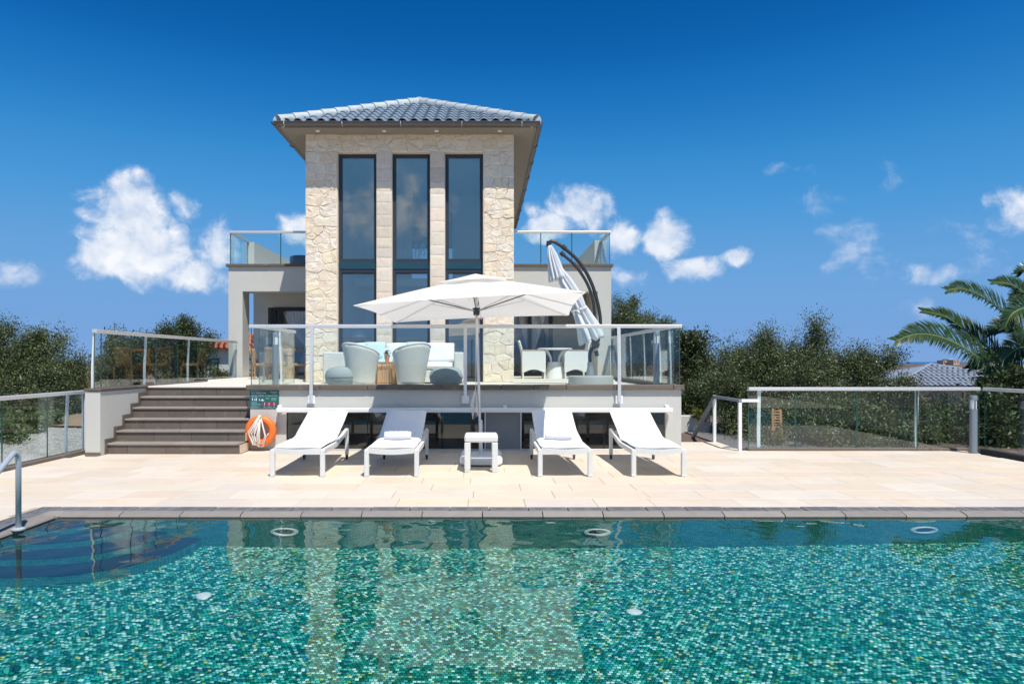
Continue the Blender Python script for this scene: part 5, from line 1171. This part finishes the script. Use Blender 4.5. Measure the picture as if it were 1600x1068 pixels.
fb_ = thing('flower_bed', 'yellow flowers along the far kerb of the asphalt path', 'flowers', (5.5, 16.7, -.05)); crown('leaves', [E(p, 676, 16.7, .3, .1) for p in range(1110, 1200, 14)], 240, 10, .06, .016, shrub_l, fb_, spread=.03, shoot=(.05, .15)); crown('petals', [E(p, 671, 16.6, .3, .06) for p in range(1112, 1165, 12)], 190, 8, .05, .02, flower_y, fb_, spread=.03, shoot=(.04, .1))
kb = thing('stone_kerb', 'pale stone kerb in front of the yellow flowers', 'kerb', (5.6, 16.4, -.05))
for k in range(9): MB().cbox(4.5 + k * .42, 4.9 + k * .42, 16.3, 16.5, -.06, .06 + rnd.uniform(-.01, .01), .02).build('kerb_stone', M('pale_kerb', (.55, .45, .36), .9, .2, 6, .4, 60, rand=.2), kb)
tl = thing('wooden_trellis', 'narrow wooden ladder trellis standing behind the deck glass', 'trellis', (PX(1214, 12.6), 12.6, -.07)); d = 12.6; zt, zb = PZ(639, d), -.06
for a, b_ in ((1207, 1207.5), (1219, 1221.5)): MB().bar((PX(b_, d), d, zb), (PX(a, d), d, zt), .045, .03, up=(0, 1, 0)).build('stile', teak, tl)
for k in range(13): z = zb + .05 + (zt - zb - .08) * k / 12; MB().bar((PX(1207.4, d), d - .002, z), (PX(1220, d), d - .002, z), .02, .022).build('rung', teak, tl)

# ================================================================== NEIGHBOURING BUILDINGS
def tiled_hip(parent, x0, x1, y0, y1_, ze, zr, m, name='roof', course=.34, colw=.3, run=None):
    """hip roof with real courses of rounded tiles, joined per roof"""
    hy = (y1_ - y0) / 2 if run is None else run; cx0, cx1 = x0 + hy, x1 - hy
    if cx1 < cx0: cx0 = cx1 = (x0 + x1) / 2
    ym = (y0 + y1_) / 2; r_ = MB().add([(x0, y0, ze), (x1, y0, ze), (x1, y1_, ze), (x0, y1_, ze), (cx0, ym, zr), (cx1, ym, zr)], [(0, 1, 5, 4), (1, 2, 5), (2, 3, 4, 5), (3, 0, 4), (0, 3, 2, 1)]).build(name, m, parent)
    mb = MB(); nr = int(math.hypot(ym - y0, zr - ze) / course)
    for r in range(nr):
        v0, v1 = r / nr, (r + 1.05) / nr; xa, xb = x0 + (cx0 - x0) * v0, x1 + (cx1 - x1) * v0; nc = max(1, int((xb - xa) / colw))
        for k in range(nc):
            a, b_ = xa + (xb - xa) * k / nc, xa + (xb - xa) * (k + 1) / nc; mid = (a + b_) / 2; sh_ = lambda x, v: (x, y0 + (ym - y0) * min(v, 1), ze + (zr - ze) * min(v, 1))
            pts = []
            for v, lift in ((v0, .06), (v1, .02)):
                for x, h in ((a, 0), (a + (b_ - a) * .3, .05), (mid, .075), (b_ - (b_ - a) * .3, .05), (b_, 0)): p = sh_(x, v); pts.append((p[0], p[1], p[2] + lift + h))
            mb.add(pts, [(i, i + 1, i + 6, i + 5) for i in range(4)])
    o = mb.build('tile_courses', m, r_); o['kind'] = 'stuff'
    MB().tube([(cx0, ym, zr + .06), (cx1, ym, zr + .06)], .11, 8).build('ridge', m, r_); MB().tube([(x0, y0, ze + .05), (cx0, ym, zr + .06)], .1, 8).build('hip', m, r_); MB().tube([(x1, y0, ze + .05), (cx1, ym, zr + .06)], .1, 8).build('hip', m, r_)
    return r_
def house(name, lab, x0, x1, y0, dy, zg, ze, zr, wm, rm_, wins_, ov=.4, run=None, course=.34, colw=.3, grp=None):
    t = thing(name, lab, 'house', ((x0 + x1) / 2, y0 + dy / 2, zg), grp); MB().box(x0, x1, y0, y0 + dy, zg - 1, ze).build('wall', wm, t)
    tiled_hip(t, x0 - ov, x1 + ov, y0 - ov, y0 + dy + ov, ze + .01, zr, rm_, run=run, course=course, colw=colw)
    for a, b_, c_, d_ in wins_: framed('window', a, b_, c_, d_, y0 - .06, .08, frame_b, t, win_glass, .05); MB().box(a - .05, b_ + .05, y0 - .1, y0 - .002, c_ - .08, c_ - .002).build('sill', house_w, t)
    return t
d = 46; x0 = PX(1405, d)
house('neighbour_house', 'stone house with pale grey tiled hip roof behind the palm', x0, PX(1640, d), d, 9, -6, PZ(603, d), PZ(570, d + 4.5), house_s, grey_tile, [(PX(1503, d), PX(1522, d), PZ(665, d), PZ(611, d)), (PX(1440, d), PX(1458, d), PZ(640, d), PZ(618, d))], .9, 6.4, .42, .36)
d = 38; house('red_roof_house', 'white house with red tiled roof left behind the landing', PX(318, d), PX(470, d), d, 7, -5, PZ(546, d), PZ(523, d + 3.5), house_w, red_tile, [(PX(328, d), PX(342, d), PZ(580, d), PZ(560, d)), (PX(386, d), PX(402, d), PZ(580, d), PZ(560, d))], .4, 2.2)
d = 70; house('white_cottage', 'small white house with orange roof glimpsed right of the terrace', PX(1074, d), PX(1096, d), d, 4, -8, PZ(611, d), PZ(603, d + 2), house_w, red_tile, [(PX(1079, d), PX(1083, d), PZ(622, d), PZ(615, d))], .3)
d = 78; house('white_cottage', 'farther small white house above the back steps', PX(1098, d), PX(1112, d), d, 4, -8, PZ(582, d), PZ(576, d + 2), house_w, red_tile, [(PX(1102, d), PX(1106, d), PZ(592, d), PZ(586, d))], .3)
def block(lab, pxs, py0, py1, d, m):
    x0, x1, z1, z0 = PX(pxs[0], d), PX(pxs[1], d), PZ(py0, d), PZ(py1, d) - 12; t = thing('distant_building', lab, 'building', ((x0 + x1) / 2, d, z0), 'buildings on the coast ridge'); MB().box(x0, x1, d, d + 9, z0, z1).build('wall', m, t)
    pr_ = MB(); pr_.box(x0 - .2, x1 + .2, d - .2, d, z1, z1 + .5); pr_.box(x0 - .2, x0, d, d + 9, z1, z1 + .5); pr_.box(x1, x1 + .2, d, d + 9, z1, z1 + .5); pr_.build('parapet', m, t)
    k = max(2, int((x1 - x0) / 2.6))
    for i in range(k): xx = x0 + (i + .5) * (x1 - x0) / k; MB().box(xx - .45, xx + .45, d - .06, d + .02, z1 - 2.4, z1 - 1.0).build('window', frame_b, t)
tanw = M('far_tan', (.55, .40, .28), .9, .1, .5)
block('distant tan building on the ridge beside the palm frond', (1474, 1482), 563.5, 569, 640, tanw); block('distant white building on the ridge, brightest of the three', (1482, 1489), 561.5, 569, 655, house_w); block('distant tan building on the ridge nearest the palm', (1490, 1499), 563, 569, 630, tanw)
for k in range(4): block(('distant white building at the left coast, first from the left', 'distant white building at the left coast, second', 'distant white building at the left coast, third', 'distant white building at the left coast, nearest the railing post')[k], (121 + 6 * k, 125.5 + 6 * k), 583 + (k % 2) * 2, 592, 300 + 20 * k, house_w)
# shrubs dotted over the far ridge
for k in range(46):
    a = rnd.uniform(-.75, .85); r_ = rnd.uniform(180, 620); x, y = math.sin(a) * r_, math.cos(a) * r_; z = hill(x, y); s_ = r_ * rnd.uniform(.004, .011)
    o = crown('ridge_scrub', [(x, y, z + s_ * .4, s_ * 1.5, s_, s_ * .6, 1)], 40, 12, s_ * .4, s_ * .14, carob_l, None, spread=s_ * .12, shoot=(s_ * .2, s_ * .5))
    SC = bpy.data.objects.get('scrub_field') or bpy.data.objects.new('scrub_field', None)
    if SC.name not in COL.objects: COL.objects.link(SC); tag(SC, 'dark scrub dotted over the far hillside', 'scrub', kind='stuff')
    o.parent = SC
